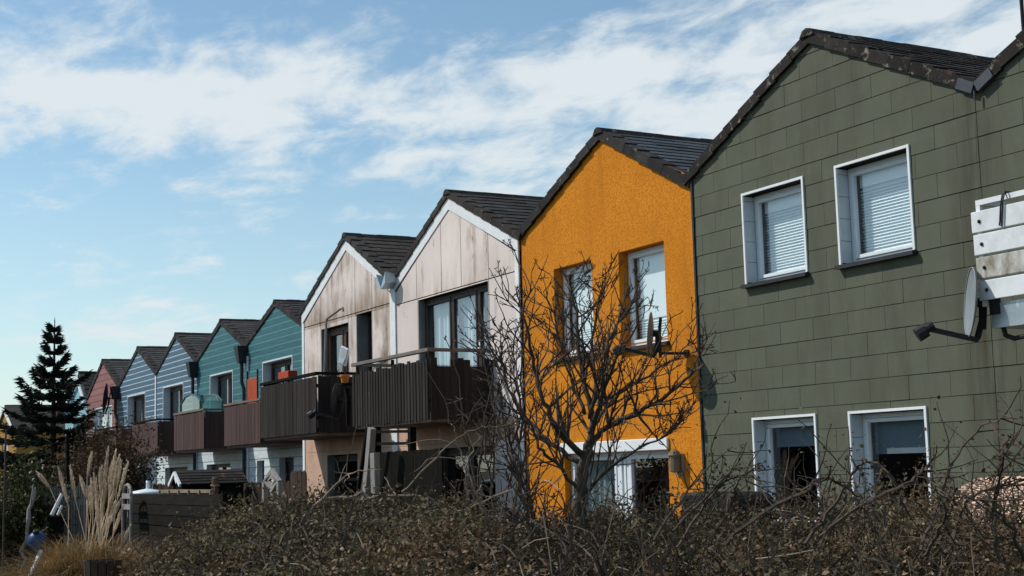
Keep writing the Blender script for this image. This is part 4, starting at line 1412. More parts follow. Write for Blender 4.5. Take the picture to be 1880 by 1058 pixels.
# dark rounded garden box and wicker hood near the green house
q0 = at(1248, 905, 9.3); q1 = at(1345, 905, 9.3)
t = thing('covered_box', ((q0.x + q1.x) / 2, 9.6, 0), 'black covered garden box with a rounded corner at the foot of the orange house', 'garden box')
m_ = MB(); zt = q0.z
pl = [(q0.x, 0), (q1.x, 0), (q1.x, zt - .22), (q1.x - .03, zt - .10), (q1.x - .10, zt - .03), (q1.x - .2, zt), (q0.x, zt)]
m_.prism(pl, 9.3, 9.9); m_.build('cover', M('black_tarpaulin', (.012, .012, .012), .6, .3, 6, bump=.3, bscale=8, bdist=.05), t, bevel=.03)
wc = at(1850, 930, 8.6)
t = thing('wicker_hood', (wc.x, 8.6, 0), 'pale peach woven wicker hood behind the brambles at the right edge', 'wicker seat')
m_ = MB()
rx, rzv = .62, .62
cx, cz = at(1860, 905, 8.6).x, at(1850, 880, 8.6).z - rzv * .62
nu, nv = 72, 30
i0 = len(m_.v)
for iv in range(nv + 1):
    ph = (iv / nv) * math.pi * .5
    for iu in range(nu + 1):
        th_ = math.pi * (iu / nu)
        ex = .8
        cxn = math.copysign(abs(math.cos(th_)) ** ex, math.cos(th_)); szn = abs(math.sin(th_)) ** ex
        bump_ = .018 * math.sin(iu * 2.2 + (iv % 2) * math.pi)
        rr_ = 1 + bump_
        m_.v.append((cx + rx * cxn * rr_, 8.45 + .9 * (iv / nv), cz - rzv * .35 + rzv * szn * rr_ * (1 - .25 * (iv / nv) ** 2)))
for iv in range(nv):
    for iu in range(nu):
        a = i0 + iv * (nu + 1) + iu; m_.f.append((a, a + 1, a + nu + 2, a + nu + 1))
wk = M('peach_wicker', (.66, .48, .37), .75, .25, 12, bump=.6, bscale=70)
m_.build('hood', wk, t)
m_ = MB()
zb_ = cz - rzv * .35
k = 0
z = .12
while z < zb_ + rzv * .97:                                    # woven front
    half = rx * .97
    n_ = 40
    pts = []
    if z > zb_: half = rx * .99 * max(.02, 1 - ((z - zb_) / rzv) ** 2.5) ** .4
    for j in range(n_ + 1):
        pts.append((cx - half + 2 * half * j / n_, 8.44 - .010 * math.sin(j * 1.9 + (k % 2) * 1.3 + z * 9), z + .012 * math.sin(j * .5 + z * 4)))
    m_.tube(pts, .010, 4)
    z += .017; k += 1
m_.build('woven_front', wk, t)
m_ = MB(); m_.box(cx - rx, cx + rx, 8.47, 9.3, .05, zb_); m_.build('base', wk, t)

# unseen dark gabled buildings, added behind the camera for the ground-floor panes to mirror
for gi, (gx_, gw_, gh_, lab) in enumerate(((-47.5, 6.0, 4.3, 'farther unseen dark gabled building added for the left ground-floor pane to mirror'), (-38.6, 9.0, 4.0, 'nearer unseen dark gabled building added for the right ground-floor pane to mirror'))):
    gt_ = thing('added_building', (gx_, -16, 0), lab, 'added_building', 'unseen buildings added for the panes to mirror')
    m_ = MB(); m_.prism([(gx_ - gw_ / 2, 0), (gx_ + gw_ / 2, 0), (gx_ + gw_ / 2, gh_ - .5), (gx_, gh_ - .05), (gx_ - gw_ / 2, gh_ - .5)], -20, -14)
    m_.build('wall', M('dark_render', (.05, .048, .045), .9, .2), gt_)
    for s_ in (-1, 1):
        m_ = MB(); m_.bar((gx_, -17, gh_), (gx_ + s_ * (gw_ / 2 + .3), -17, gh_ - .55), 6.4, .08); m_.build('roof', 'roof', gt_)
    m_ = MB(); m_.box(gx_ - 1.3, gx_ + 1.3, -14.03, -13.985, .05, 2.0); m_.build('door', 'slat_red', gt_)

# ================================================================== GROUND
m_ = MB(); m_.poly([(-3000, -3000, 0), (3000, -3000, 0), (3000, 3000, 0), (-3000, 3000, 0)])
g = m_.build('ground', 'ground'); g['kind'] = 'structure'


# ridge line of the overgrown bank in the photograph: (pixel x, pixel y of the leafy top)
RIDGE = [(-600, 1300), (60, 1150), (200, 1075), (300, 1010), (400, 955), (480, 925), (600, 916), (720, 916), (860, 915), (960, 930), (1040, 950), (1200, 962), (1340, 950), (1500, 950), (1700, 955), (1880, 955), (2600, 960)]
RD = 8.2


def ridge_z_az():
    out = []
    for px, py in RIDGE:
        d = ray(px, py); az = math.atan2(d.x, d.y)
        out.append((az, CAMZ + RD * d.z / math.hypot(d.x, d.y)))
    return np.array(out)


RA = ridge_z_az()


def hill(az, r):
    ztop = np.interp(az, RA[:, 0], RA[:, 1])
    t = np.clip((r - 3.6) / (RD - 3.6), 0, 1)
    low = ztop - .62
    z = low + (ztop - low) * (t ** .75)
    back = np.clip((r - RD) / 2.2, 0, 1)
    z = z * (1 - back) + back * np.minimum(z, 0.0) - back * .05
    return z


def lump(x, y):
    return .05 * np.sin(x * 3.1 + 1.7 * np.sin(y * 2.3)) + .04 * np.sin(y * 4.7 + x * 1.9) + .03 * np.sin(x * 8.3 - y * 6.1) + .025 * np.sin(x * 13 + y * 11)


az = np.linspace(R(-83), R(-36), 170); rr = np.concatenate([np.linspace(3.2, RD, 50), np.linspace(RD + .1, RD + 2.4, 16)])
A, Rr = np.meshgrid(az, rr, indexing='ij')
X_, Y_ = Rr * np.sin(A), Rr * np.cos(A)
Zb = hill(A, Rr) + lump(X_, Y_) - .09
V = np.stack([X_, Y_, Zb], -1).reshape(-1, 3)
ni, nj = A.shape
ii, jj = np.meshgrid(np.arange(ni - 1), np.arange(nj - 1), indexing='ij')
base = (ii * nj + jj).ravel()
F = np.stack([base, base + 1, base + nj + 1, base + nj], 1).ravel()
o = np_mesh('bank', V, F, 'litter'); o['kind'] = 'structure'

# leaves of the overgrown bank
NL = 230000
la = rng.uniform(R(-80.5), R(-39), NL)
lr = 3.9 + (RD + .35 - 3.9) * rng.random(NL) ** .8
lx, ly = lr * np.sin(la), lr * np.cos(la)
lz = hill(la, lr) + lump(lx, ly) + rng.gamma(1.6, .028, NL) * (1 + .9 * np.clip((la - R(-62)) / R(10), 0, 1)) - .09
Pn = np.stack([lx, ly, lz], 1)
nrm = np.stack([-np.sin(la) * .5, -np.cos(la) * .5, np.full(NL, .8)], 1)
v, f = leaves(Pn, rng.uniform(.010, .033, NL), .58, nrm, .9)
o = np_mesh('hedge', v, f, 'hedge_leaf')
tag(o, None, None, None, 'stuff'); o['label'] = 'low overgrown bank of withered brown and green ivy leaves'; o['category'] = 'hedge'


# ------------------------------------------------------------------ twigs
def wander(p, d, length, seg, curl=.25, upb=0.0):
    pts = [Vector(p)]
    d = Vector(d).normalized()
    for k in range(seg):
        d = (d + Vector((random.gauss(0, curl), random.gauss(0, curl), random.gauss(0, curl) + upb))).normalized()
        pts.append(pts[-1] + d * (length / seg))
    return pts


tw = MB(); tp = MB()
for k in range(2300):
    a = random.uniform(R(-76), R(-40)); r_ = random.uniform(4.4, RD + .2)
    px_right = (a - R(-62)) / R(22)
    h_ = float(hill(np.array(a), np.array(r_)))
    p = Vector((r_ * math.sin(a), r_ * math.cos(a), h_ - .05))
    Ln = random.uniform(.12, .5) * (1.25 if px_right > 0 else .6)
    if px_right < 0 and random.random() < .25: continue
    d = Vector((random.gauss(0, .7), random.gauss(0, .7), random.uniform(.1, 1.0)))
    pts = wander(p, d, Ln, 6, .28, -.05)
    rad = [(.0042 * (1 - j / 7) + .0014) for j in range(7)]
    (tp if random.random() < .2 else tw).tube(pts, rad, 3, False)
o = tw.build('bramble_stems', 'twig'); tag(o, 'mesh of thin brown dead stems over the leafy bank', 'stems', None, 'stuff')
o = tp.build('bramble_stems', 'twig_pale'); tag(o, 'scattered thin bleached dead stems over the leafy bank', 'stems', None, 'stuff')


def px_path(pts, dist, jitter=.0, sub=4, dd=None):
    """smooth curve through photo pixels at a distance (varying by dd)"""
    P = []
    for i, (x, y) in enumerate(pts):
        d_ = dist + (dd[i] if dd else 0)
        P.append(atd(x, y, d_))
    out = []
    n = len(P)
    for i in range(n - 1):
        p0, p1, p2, p3 = P[max(i - 1, 0)], P[i], P[i + 1], P[min(i + 2, n - 1)]
        for k in range(sub):
            t = k / sub
            q = .5 * ((2 * p1) + (p2 - p0) * t + (2 * p0 - 5 * p1 + 4 * p2 - p3) * t * t + (3 * p1 - p0 - 3 * p2 + p3) * t ** 3)
            out.append(q + Vector((random.gauss(0, jitter), random.gauss(0, jitter), random.gauss(0, jitter))))
    out.append(P[-1])
    return out


# ------------------------------------------------------------------ bare tree
TD = 8.0
tree = thing('bare_tree', tuple(ground_d(1062, TD)), 'leafless many-branched small tree in front of the orange house', 'tree')
trunk = MB(); crown = MB(); buds = []
g0 = atd(1062, 1000, TD)
limbs = []
def limb(pts, r0, r1, dd=None, mb=None, jit=.006):
    P = px_path(pts, TD, jit, 4, dd)
    n = len(P)
    rad = [r0 * (1 if r0 > .05 else .70) + (r1 * .8 - r0 * (1 if r0 > .05 else .70)) * (i / (n - 1)) ** .75 for i in range(n)]
    (mb or trunk).tube(P, rad, 7)
    limbs.append((P, rad))
base = [(1058, 1075), (1060, 1000), (1066, 930), (1072, 870), (1078, 825)]
limb(base, .056, .040)
limb([(1078, 830), (1108, 790), (1160, 764), (1205, 738), (1255, 700), (1292, 668)], .030, .008, [0, .05, -.1, -.2, -.3, -.35])
limb([(1078, 825), (1088, 780), (1078, 720), (1064, 650), (1058, 585), (1048, 540), (1042, 510)], .034, .006, [0, 0, .05, .15, .2, .25, .3])
limb([(1070, 835), (1035, 805), (1005, 752), (985, 690), (972, 620), (962, 570), (975, 530)], .030, .005, [0, -.1, -.2, -.2, -.3, -.3, -.3])
limb([(1066, 850), (1020, 822), (985, 790), (950, 740), (925, 680), (902, 640), (893, 610)], .024, .004, [0, .1, .2, .3, .3, .35, .4])
limb([(1082, 800), (1100, 745), (1108, 690), (1114, 640), (1135, 600), (1160, 565), (1178, 535)], .024, .004, [0, -.1, -.2, -.25, -.2, -.2, -.2])
limb([(1080, 810), (1105, 760), (1150, 715), (1190, 690), (1235, 660), (1270, 625)], .020, .004, [0, .15, .25, .3, .3, .3])
limb([(1074, 760), (1050, 700), (1030, 640), (1022, 600), (1010, 560)], .018, .004, [0, .1, .2, .3, .4])
limb([(1064, 900), (1020, 850), (990, 820), (970, 770), (940, 700), (915, 640)], .018, .004, [0, -.1, -.25, -.3, -.4, -.5])
limb([(1085, 770), (1095, 700), (1085, 630), (1095, 580), (1106, 540)], .018, .004, [0, .0, .1, .0, -.1])
limb([(1064, 920), (1110, 870), (1160, 830), (1220, 800), (1260, 770)], .016, .004, [0, -.1, -.2, -.3, -.35])
limb([(1000, 1010), (975, 930), (950, 860), (920, 800), (905, 740)], .018, .004, [0, -.1, -.2, -.1, 0])
limb([(985, 1010), (960, 920), (940, 840), (955, 760), (945, 690), (925, 620)], .016, .004, [0, 0, .1, .1, .2, .2])

for k in range(9):
    x_ = random.uniform(850, 985); y_ = random.uniform(940, 990)
    lean_ = random.uniform(-70, 50); top_ = random.uniform(600, 820)
    limb([(x_, y_ + 30), (x_ + lean_ * .2, y_ - 60), (x_ + lean_ * .6 + random.uniform(-15, 15), (y_ + top_) / 2 - 20), (x_ + lean_, top_ + 30), (x_ + lean_ * 1.2 + random.uniform(-12, 12), top_)], .0115, .004, [random.uniform(-.3, .4)] * 5)


def twigs(P, rad, level, mb, n, Lm):
    tot = len(P)
    for k in range(n):
        i = random.randint(max(1, int(tot * .15)), tot - 1)
        d = (P[i] - P[i - 1]).normalized()
        s = Vector((random.gauss(0, 1), random.gauss(0, 1), random.gauss(0, .8) + .25)).normalized()
        nd = (d * .75 + s * .8 + Vector((0, 0, .12))).normalized()
        Ln = Lm * random.uniform(.45, 1.2) * (1 - .55 * i / tot)
        pts = wander(P[i], nd, Ln, 6, .11, .03)
        r0 = min(rad[i] * .6, .0065) if level else min(rad[i] * .62, .010)
        r0 = max(r0, .0034)
        rs = [r0 + (.0019 - r0) * j / 6 for j in range(7)]
        mb.tube(pts, rs, 4 if level == 0 else 3, False)
        for j in range(2, 7):
            if random.random() < .16: buds.append(pts[j])
        if level < 2:
            twigs(pts, rs, level + 1, mb, 3 if level == 0 else 1, Ln * .6)


for k, (P, rad) in enumerate(limbs[1:]):
    twigs(P, rad, 0, crown, 20 if k < 12 else 4, .52 if k < 12 else .30)
trunk.build('trunk', 'bark', tree, smooth=True)
cr = crown.build('crown', 'twig', tree)
bp_ = np.array([tuple(b) for b in buds])
bp_ = np.repeat(bp_, 2, 0) + rng.normal(scale=.006, size=(len(bp_) * 2, 3))
v, f = leaves(bp_, rng.uniform(.008, .018, len(bp_)), .5)
np_mesh('buds', v, f, 'bud', tree)


# ------------------------------------------------------------------ arching bramble canes
def bramble(name, label, paths, dist, mat='twig', r=.0075, leafn=40, thorns=True, group='arching brambles along the bank', side=5, sl=.28):
    p0 = atd(paths[0][0][0], 1000, dist)
    t = thing(name, (p0.x, p0.y, p0.z), label, 'bramble', group)
    m_ = MB(); L_ = []
    for P0 in paths:
        P = px_path(P0, dist, .004, 5, [random.uniform(-.15, .15) for _ in P0])
        n = len(P)
        rad = [r * (1 - .75 * i / (n - 1)) for i in range(n)]
        m_.tube(P, rad, 5)
        if thorns:
            for i in range(1, n - 1):
                for _ in range(2):
                    d = Vector((random.gauss(0, 1), random.gauss(0, 1), random.gauss(0, 1))).normalized()
                    m_.tube([P[i], P[i] + d * .018], [.003, .0006], 3, False)
        for _ in range(side):
            i = random.randint(2, n - 2)
            d = (P[i + 1] - P[i]).normalized() * .5 + Vector((random.gauss(0, .7), random.gauss(0, .7), random.gauss(.1, .7)))
            q = wander(P[i], d, sl * random.uniform(.4, 1.2), 5, .22, .02)
            m_.tube(q, [r * .45, r * .4, r * .35, r * .3, r * .25, r * .2], 3, False)
            L_ += q[2:]
        L_ += [P[i] for i in range(2, n)]
    m_.build('cane', mat, t)
    if leafn:
        leafn = int(leafn * 1.6)
        idx = rng.integers(0, len(L_), leafn)
        pp_ = np.array([tuple(L_[i]) for i in idx]) + rng.normal(scale=.02, size=(leafn, 3))
        v, f = leaves(pp_, rng.uniform(.011, .026, leafn), .6)
        np_mesh('foliage', v, f, 'bud', t)
    return t


bramble('bramble', 'thorny bramble arching high across the green wall at the right edge',
        [[(1690, 1010), (1722, 925), (1745, 862), (1785, 800), (1838, 768), (1895, 766)], [(1905, 900), (1880, 830), (1855, 800), (1840, 830), (1820, 900), (1800, 980)]], 5.6, r=.0085, leafn=22)
bramble('bramble', 'bramble cane bowed across both ground-floor windows of the green house',
        [[(1330, 1000), (1395, 945), (1470, 905), (1510, 876), (1545, 890), (1585, 930), (1620, 1010)], [(1480, 1000), (1530, 930), (1570, 862), (1600, 848), (1640, 880), (1660, 960)],
         [(1500, 990), (1580, 930), (1660, 890), (1700, 862), (1712, 850)]], 5.8, r=.009, leafn=120, side=8)
bramble('bramble', 'low leafy bramble tangle between orange and green house',
        [[(1240, 1010), (1290, 930), (1330, 885), (1345, 865), (1400, 850)], [(1235, 980), (1310, 900), (1380, 865), (1440, 862)], [(1300, 1000), (1345, 920), (1360, 880), (1420, 905)], [(1200, 990), (1280, 880), (1345, 820)]], 6.4, leafn=160, side=8)
bramble('bramble', 'dense bramble tangle before the wicker hood',
        [[(1740, 1020), (1760, 950), (1790, 910), (1850, 890), (1900, 900)], [(1830, 1030), (1820, 950), (1835, 880), (1850, 830), (1870, 795)], [(1880, 1030), (1850, 960), (1800, 920), (1750, 915)], [(1700, 1020), (1730, 960), (1742, 910), (1741, 880)], [(1900, 1000), (1830, 985), (1770, 1000), (1710, 985)]], 5.4, leafn=150, side=10)
bramble('bramble', 'pale dead canes bowed before the dark ground floor of the right pale house',
        [[(900, 960), (868, 890), (845, 830), (832, 785), (822, 775)], [(740, 905), (800, 840), (850, 800), (900, 780)], [(905, 975), (880, 920), (855, 870), (870, 820), (885, 800)], [(560, 950), (610, 895), (650, 868), (700, 862)], [(940, 900), (880, 925), (830, 945)]], 7.2, 'twig_pale', r=.007, leafn=0, thorns=False, side=6)
m_ = MB(); m_.tube(px_path([(588, 918), (640, 913), (695, 911), (760, 914), (800, 922)], 8.0, .01, 4), [.012] * 8 + [.008] * 9, 6)
tag(m_.build('bleached_branch', 'twig_pale'), 'long bleached branch lying flat on the hedge under the grey boards', 'branch')

# ------------------------------------------------------------------ spruce
SD = 41.0
sb = ground_d(96, SD); stz = atd(97, 591, SD).z
sp = thing('spruce_tree', tuple(sb), 'tall dark spruce left of the row of houses', 'tree')
m_ = MB(); m_.tube([(sb.x, sb.y, 0), (sb.x, sb.y, stz * .5), (sb.x, sb.y, stz)], [.13, .075, .012], 8); m_.build('trunk', 'bark', sp)
Ps = []; Ds = []
prim = MB()
zc = .5
while zc < stz - .1:
    f = zc / stz
    Lb = 3.2 * (1 - f) ** 1.15 * (.9 + .1 * math.sin(zc * 5)) + .06
    nb = 8 if f < .85 else 6
    ph = random.random() * 6.28
    for k in range(nb):
        a = ph + 2 * math.pi * k / nb + random.gauss(0, .2)
        if random.random() < .1: continue
        Lk = Lb * random.choice((random.uniform(.45, .9), random.uniform(.85, 1.3)))
        d0 = Vector((math.cos(a), math.sin(a), 0))
        pitch_ = -.10 + .85 * f ** 3 + random.gauss(0, .10)
        pts = []
        for j in range(7):
            t = j / 6
            pts.append(Vector((sb.x, sb.y, zc)) + d0 * (Lk * t) + Vector((0, 0, Lk * (pitch_ * t - .22 * t * (1 - t) + .16 * t * t))))
        prim.tube(pts, [.02 * (1 - j / 7) * (1 - f) + .005 for j in range(7)], 3, False)
        nn = int(30 + 95 * Lk)
        for _ in range(nn):
            t = random.random() ** .75
            i = min(int(t * 6), 5); q = pts[i].lerp(pts[i + 1], t * 6 - i)
            side = d0.cross(Vector((0, 0, 1))) * random.choice((-1, 1))
            w = Lk * .36 * (1 - t * .85) * random.random() ** .7
            q = q + side * w + d0 * w * .5 + Vector((0, 0, -w * .25 + random.gauss(0, .02)))
            dr = (side * .75 + d0 * .9 + Vector((0, 0, random.gauss(-.05, .25)))).normalized()
            Ps.append(tuple(q)); Ds.append(tuple(dr))
        for s_ in (-.3, 0, .3):
            Ps.append(tuple(pts[-1])); Ds.append(tuple((d0 + d0.cross(Vector((0, 0, 1))) * s_ + Vector((0, 0, .35 + f * .5))).normalized()))
    zc += .23 + .10 * f
Ps.append((sb.x, sb.y, stz)); Ds.append((0, 0, 1))
Pn = np.array(Ps); Dn = np.array(Ds); n = len(Pn)
Vs = []
for _ in range(3):
    sd = np.cross(Dn, rng.normal(size=(n, 3))); sd /= np.linalg.norm(sd, axis=1)[:, None]
    ln_ = rng.uniform(.14, .30, n)[:, None]; wd = rng.uniform(.013, .032, n)[:, None]
    v = np.empty((n, 4, 3))
    v[:, 0] = Pn - Dn * ln_ * .35; v[:, 1] = Pn + sd * wd; v[:, 2] = Pn + Dn * ln_ * .65; v[:, 3] = Pn - sd * wd
    Vs.append(v.reshape(-1, 3))
v = np.concatenate(Vs)
cro = np_mesh('crown', v, np.arange(len(v)), 'needle', sp)
prim.build('limbs', 'bark', sp)


# ------------------------------------------------------------------ shrubs
def leafy_shrub(name, label, px, dist, w, h, n, mat, cat='shrub', size=(.05, .11), stems=40, smat='twig', z0=0.0, leafm=None, squash=.6, nstem_leaf=True, depth=None):
    c = ground_d(px, dist, z0)
    t = thing(name, tuple(c), label, cat)
    m_ = MB(); tips = []
    for k in range(stems):
        a = random.random() * 6.28; rr_ = random.random() ** .6
        tgt = Vector((c.x + w / 2 * rr_ * math.cos(a), c.y + (depth or w) / 2 * rr_ * math.sin(a), z0 + h * (random.uniform(.45, 1.0) * (1 - .35 * rr_ ** 2))))
        b0 = Vector((c.x + random.gauss(0, w * .10), c.y + random.gauss(0, w * .10), z0))
        pts = [b0.lerp(tgt, s / 6) + Vector((random.gauss(0, .03), random.gauss(0, .03), .12 * h * math.sin(math.pi * s / 6))) for s in range(7)]
        m_.tube(pts, [.018 * (1 - s / 8) for s in range(7)], 4, False)
        tips += pts[2:]
    m_.build('stems', smat, t)
    if n:
        idx = rng.integers(0, len(tips), n)
        P = np.array([tuple(tips[i]) for i in idx]) + rng.normal(scale=w * .09, size=(n, 3)) * np.array([1, 1, .8])
        P[:, 2] = np.maximum(P[:, 2], z0 + .02)
        v, f = leaves(P, rng.uniform(size[0], size[1], n), .5)
        np_mesh('foliage', v, f, mat, t)
    return t


leafy_shrub('evergreen_shrub', 'bushy green evergreen shrub at the left edge under the spruce', 40, 26.5, 1.6, 2.15, 5200, 'shrub_leaf', stems=40)
leafy_shrub('evergreen_shrub', 'darker green shrub filling the far left corner', -20, 25.5, 1.6, 1.7, 4500, 'shrub_leaf', stems=30)
leafy_shrub('dry_creeper', 'tall rust-brown dry creeper hanging before the far balconies', 205, 36.5, 2.3, 3.55, 9000, 'dry_leaf', 'creeper', (.05, .12), 90)
leafy_shrub('dry_creeper', 'lower tangle of dry brown creeper left of the pale garden statue', 150, 34.0, 1.8, 2.7, 5000, 'dry_leaf', 'creeper', (.05, .11), 70)

# wrapped statue-like plant cover
q = at(260, 868, 9.0)
t = thing('plant_cover', (q.x, q.y, 0), 'pale wrapped plant cover standing left of the hutch', 'plant cover')
m_ = MB(); zt = at(260, 848, 9.0).z
prof = [(.20, 0), (.22, zt * .4), (.25, zt * .7), (.20, zt * .85), (.12, zt * .93), (.08, zt * .97), (0, zt)]
m_.lathe((q.x, q.y, 0), prof, 14)
m_.v = [(x + .015 * math.sin(z * 31 + x * 9), y, z) for x, y, z in m_.v]
m_.build('fleece', M('pale_fleece', (.32, .36, .37), .8, .3, 9, bump=.5, bscale=12, bdist=.04), t, smooth=True)
m_ = MB(); m_.tube([(q.x + .13 * math.cos(a_), q.y + .13 * math.sin(a_), zt * .92) for a_ in [k * math.pi / 6 for k in range(13)]], .012, 5); m_.build('tie', 'twig_pale', t)

# ------------------------------------------------------------------ pampas grass
PD = 22.5
pb_ = ground_d(165, PD)
t = thing('pampas_grass', tuple(pb_), 'golden pampas grass clump with tall feathery plumes', 'grass')
n = 3400
a = rng.uniform(0, 2 * np.pi, n); el = rng.uniform(.35, 1.45, n)
dirs = np.stack([np.cos(a) * np.cos(el), np.sin(a) * np.cos(el), np.sin(el)], 1)
roots = np.array(tuple(pb_)) + np.stack([rng.normal(scale=.28, size=n), rng.normal(scale=.28, size=n), np.zeros(n)], 1)
v, f = blades(roots, dirs, rng.uniform(.8, 1.6, n), rng.uniform(.009, .018, n), .5, 6)
np_mesh('leaf_blades', v, f, 'blade', t)
PL = [((77, 878), (92, 897)), ((110, 870), (126, 930)), ((131, 870), (139, 920)), ((151, 888), (160, 918)), ((166, 845), (160, 880)), ((168, 892), (171, 940)), ((177, 890), (178, 960)), ((186, 872), (184, 905)), ((197, 836), (189, 898)), ((204, 862), (200, 905)), ((211, 840), (203, 890)), ((217, 848), (208, 900)), ((220, 858), (214, 896)), ((208, 910), (196, 945)), ((222, 940), (207, 985)), ((188, 900), (186, 950)), ((164, 908), (167, 950)), ((195, 870), (192, 910))]
for k in range(9):
    (ax_, ay_), (bx1, by1) = random.choice(PL)
    ox_ = random.uniform(-14, 14); oy_ = random.uniform(-2, 40)
    PL.append(((ax_ + ox_, ay_ + oy_), (bx1 + ox_ * .6, by1 + oy_)))
for (tx, ty), (bx_, by_) in PL:
    dd_ = PD + random.uniform(-.3, .3)
    T_ = atd(tx, ty, dd_); B_ = atd(bx_, by_, dd_)
    G_ = Vector((pb_.x + random.gauss(0, .15), pb_.y + random.gauss(0, .15), .02))
    m_ = MB()
    m_.tube([G_, G_.lerp(B_, .5) + Vector((0, 0, .03)), B_, T_], [.008, .007, .006, .002], 4)
    ax = (T_ - B_); Lp = ax.length; ax.normalize()
    st = []
    for k in range(300):
        s = random.random()
        q = B_ + ax * (Lp * s)
        rad_ = .032 * math.sin(math.pi * min(1, .12 + s * .88)) ** .7 + .006
        sd = ax.orthogonal().normalized(); sd.rotate(Matrix.Rotation(random.random() * 6.28, 3, ax))
        e = q + ax * random.uniform(.05, .16) + sd * rad_ * random.uniform(.5, 1.1)
        wv = ax.cross(sd).normalized() * .010
        m_.poly([q - wv, q + wv, e + wv * .3, e - wv * .3])
    m_.build('plume', 'plume', t)

# dry grass along the left foot of the bank
n = 9000
gx_px = rng.uniform(-40, 330, n); gd = rng.uniform(15.5, 27.5, n)
roots = np.empty((n, 3))
for i in range(n):
    p = ground_d(gx_px[i], gd[i]); roots[i] = (p.x, p.y, 0)
a = rng.uniform(0, 2 * np.pi, n); el = rng.uniform(.5, 1.5, n)
dirs = np.stack([np.cos(a) * np.cos(el), np.sin(a) * np.cos(el), np.sin(el)], 1)
tall = np.where((gx_px > 225) & (gx_px < 300), 1.35, 1.0)
v, f = blades(roots, dirs, rng.uniform(.25, .75, n) * tall, rng.uniform(.008, .018, n), .45, 4)
o = np_mesh('dry_grass', v, f, 'rust_blade'); tag(o, 'rough dry golden-brown grass around the pampas clump', 'grass', None, 'stuff')

# ------------------------------------------------------------------ light, sky
SUN = Vector((.65, .72, -1.0)).normalized()
sl = bpy.data.lights.new('sun', 'SUN'); sl.energy = 3.6; sl.angle = R(.5); sl.color = (1, .95, .87)
so = bpy.data.objects.new('sun', sl); COL.objects.link(so)
so.rotation_euler = SUN.to_track_quat('-Z', 'Y').to_euler()
so.location = (-20, -20, 30)
elev = math.asin(-SUN.z)
w = bpy.data.worlds.new('World'); S.world = w; w.use_nodes = True
nt = w.node_tree
bg = nt.nodes['Background']; bg.inputs[1].default_value = .15
sky = nt.nodes.new('ShaderNodeTexSky'); sky.sky_type = 'NISHITA'; sky.sun_disc = False
sky.sun_elevation = elev
sky.sun_rotation = math.atan2(-SUN.x, -SUN.y)
sky.air_density = 1.0; sky.dust_density = .25; sky.ozone_density = 1.6
tc = nt.nodes.new('ShaderNodeTexCoord')
sep = nt.nodes.new('ShaderNodeSeparateXYZ'); L(nt, tc.outputs['Generated'], sep.inputs[0])
def mth(op, a, b=None, c=None, clamp=False):
    n_ = nt.nodes.new('ShaderNodeMath'); n_.operation = op; n_.use_clamp = clamp
    for i, v_ in enumerate((a, b, c)):
        if v_ is None: continue
        if hasattr(v_, 'links'): L(nt, v_, n_.inputs[i])
        else: n_.inputs[i].default_value = v_
    return n_.outputs[0]
X, Y, Zs = sep.outputs
den = mth('ADD', mth('MAXIMUM', Zs, 0.0), .16)
cu = mth('DIVIDE', X, den); cv = mth('DIVIDE', Y, den)
cmb = nt.nodes.new('ShaderNodeCombineXYZ'); L(nt, cu, cmb.inputs[0]); L(nt, cv, cmb.inputs[1])
AL = (math.sin(R(28)), math.cos(R(28)))          # across the view, and along it, on the cloud plane
along = mth('ADD', mth('MULTIPLY', cu, AL[0]), mth('MULTIPLY', cv, AL[1]))
across = mth('ADD', mth('MULTIPLY', cu, -AL[1]), mth('MULTIPLY', cv, AL[0]))
def cl_noise(scale, ka, kc, detail, rough, dist, skew=0.0, off=0.0):
    c_ = nt.nodes.new('ShaderNodeCombineXYZ')
    L(nt, mth('MULTIPLY', mth('ADD', along, mth('MULTIPLY', across, skew)), ka), c_.inputs[0]); L(nt, mth('MULTIPLY', across, kc), c_.inputs[1]); c_.inputs[2].default_value = off
    n_ = nt.nodes.new('ShaderNodeTexNoise'); n_.inputs['Scale'].default_value = scale; n_.inputs['Detail'].default_value = detail
    n_.inputs['Roughness'].default_value = rough; n_.inputs['Distortion'].default_value = dist
    L(nt, c_.outputs[0], n_.inputs['Vector'])
    return n_.outputs[0]
nA = cl_noise(2.6, 1, .70, 11, .62, .25, .2, 1.7)        # puffy masses
nC = cl_noise(7.0, 1, .8, 9, .6, .3, .3, 8.1)        # tufts
nB = cl_noise(2.0, .42, 1.3, 8, .6, .3, .35, 4.2)        # long streaks
el_ = mth('ARCSINE', Zs)
az_ = mth('ARCTAN2', X, Y)
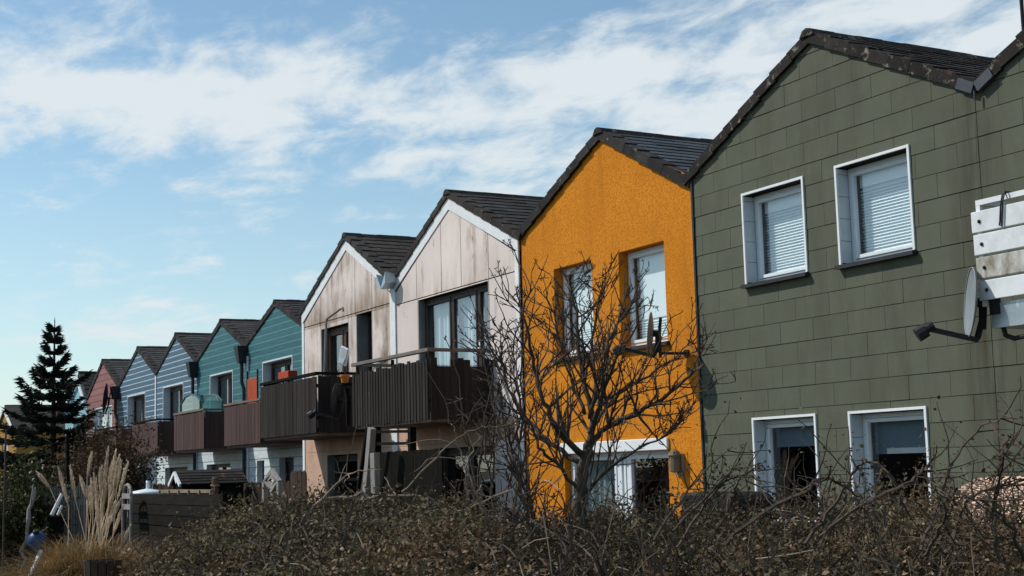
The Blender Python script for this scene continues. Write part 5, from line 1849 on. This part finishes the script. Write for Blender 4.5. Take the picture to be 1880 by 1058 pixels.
def blob(px, py, sa, se, k):
    d_ = ray(px, py); a0 = math.atan2(d_.x, d_.y); e0 = math.atan2(d_.z, math.hypot(d_.x, d_.y))
    qa = mth('MULTIPLY', mth('SUBTRACT', az_, a0), 1 / R(sa)); qe = mth('MULTIPLY', mth('SUBTRACT', el_, e0), 1 / R(se))
    r_ = mth('ADD', mth('MULTIPLY', qa, qa), mth('MULTIPLY', qe, qe))
    return mth('MULTIPLY', mth('EXPONENT', mth('MULTIPLY', r_, -1)), k)
cover = blob(330, 70, 12, 3.2, .20)
for b_ in ((80, 160, 5, 2.4, .18), (960, 145, 5, 1.7, .24), (640, 170, 7, 2.0, .14), (890, 35, 3.8, 2.2, -.34), (1800, 40, 14, 6, .36), (1350, 200, 9, 5, .20), (1000, 270, 8, 2.2, .12), (120, 235, 7, .7, .08), (250, 330, 14, 1.2, -.08)):
    cover = mth('ADD', cover, blob(*b_))
band = mth('MULTIPLY', mth('SUBTRACT', el_, R(7.0)), 1 / R(7.0), None, True)
mass = mth('MULTIPLY_ADD', mth('ADD', mth('ADD', mth('MULTIPLY', nA, .32), mth('MULTIPLY', nC, .44)), mth('MULTIPLY', nB, .24)), 4.4, -1.84)
cl = mth('ADD', mth('ADD', mass, mth('MULTIPLY', band, .05)), cover)
fac = nt.nodes.new('ShaderNodeValToRGB'); L(nt, cl, fac.inputs[0])
fac.color_ramp.interpolation = 'EASE'
fac.color_ramp.elements[0].position = .34; fac.color_ramp.elements[1].position = 1.05
cf = mth('MULTIPLY', fac.outputs[0], .93)
tint = mix_rgb(nt, 1.0, sky.outputs[0], (.74, .80, .74, 1), 'MULTIPLY')
hz = mth('MULTIPLY', mth('SUBTRACT', 1.0, mth('MULTIPLY', el_, 1 / R(13), None, True)), .55)
tint = mix_rgb(nt, hz, tint, (3.35, 4.05, 4.45, 1))
mixn = nt.nodes.new('ShaderNodeMix'); mixn.data_type = 'RGBA'
L(nt, cf, mixn.inputs[0]); L(nt, tint, mixn.inputs[6]); mixn.inputs[7].default_value = (4.35, 4.72, 4.90, 1)
L(nt, mixn.outputs[2], bg.inputs[0])

S.view_settings.view_transform = 'Standard'
S.view_settings.look = 'None'
S.view_settings.exposure = .22
S.view_settings.gamma = 1
S.render.film_transparent = False
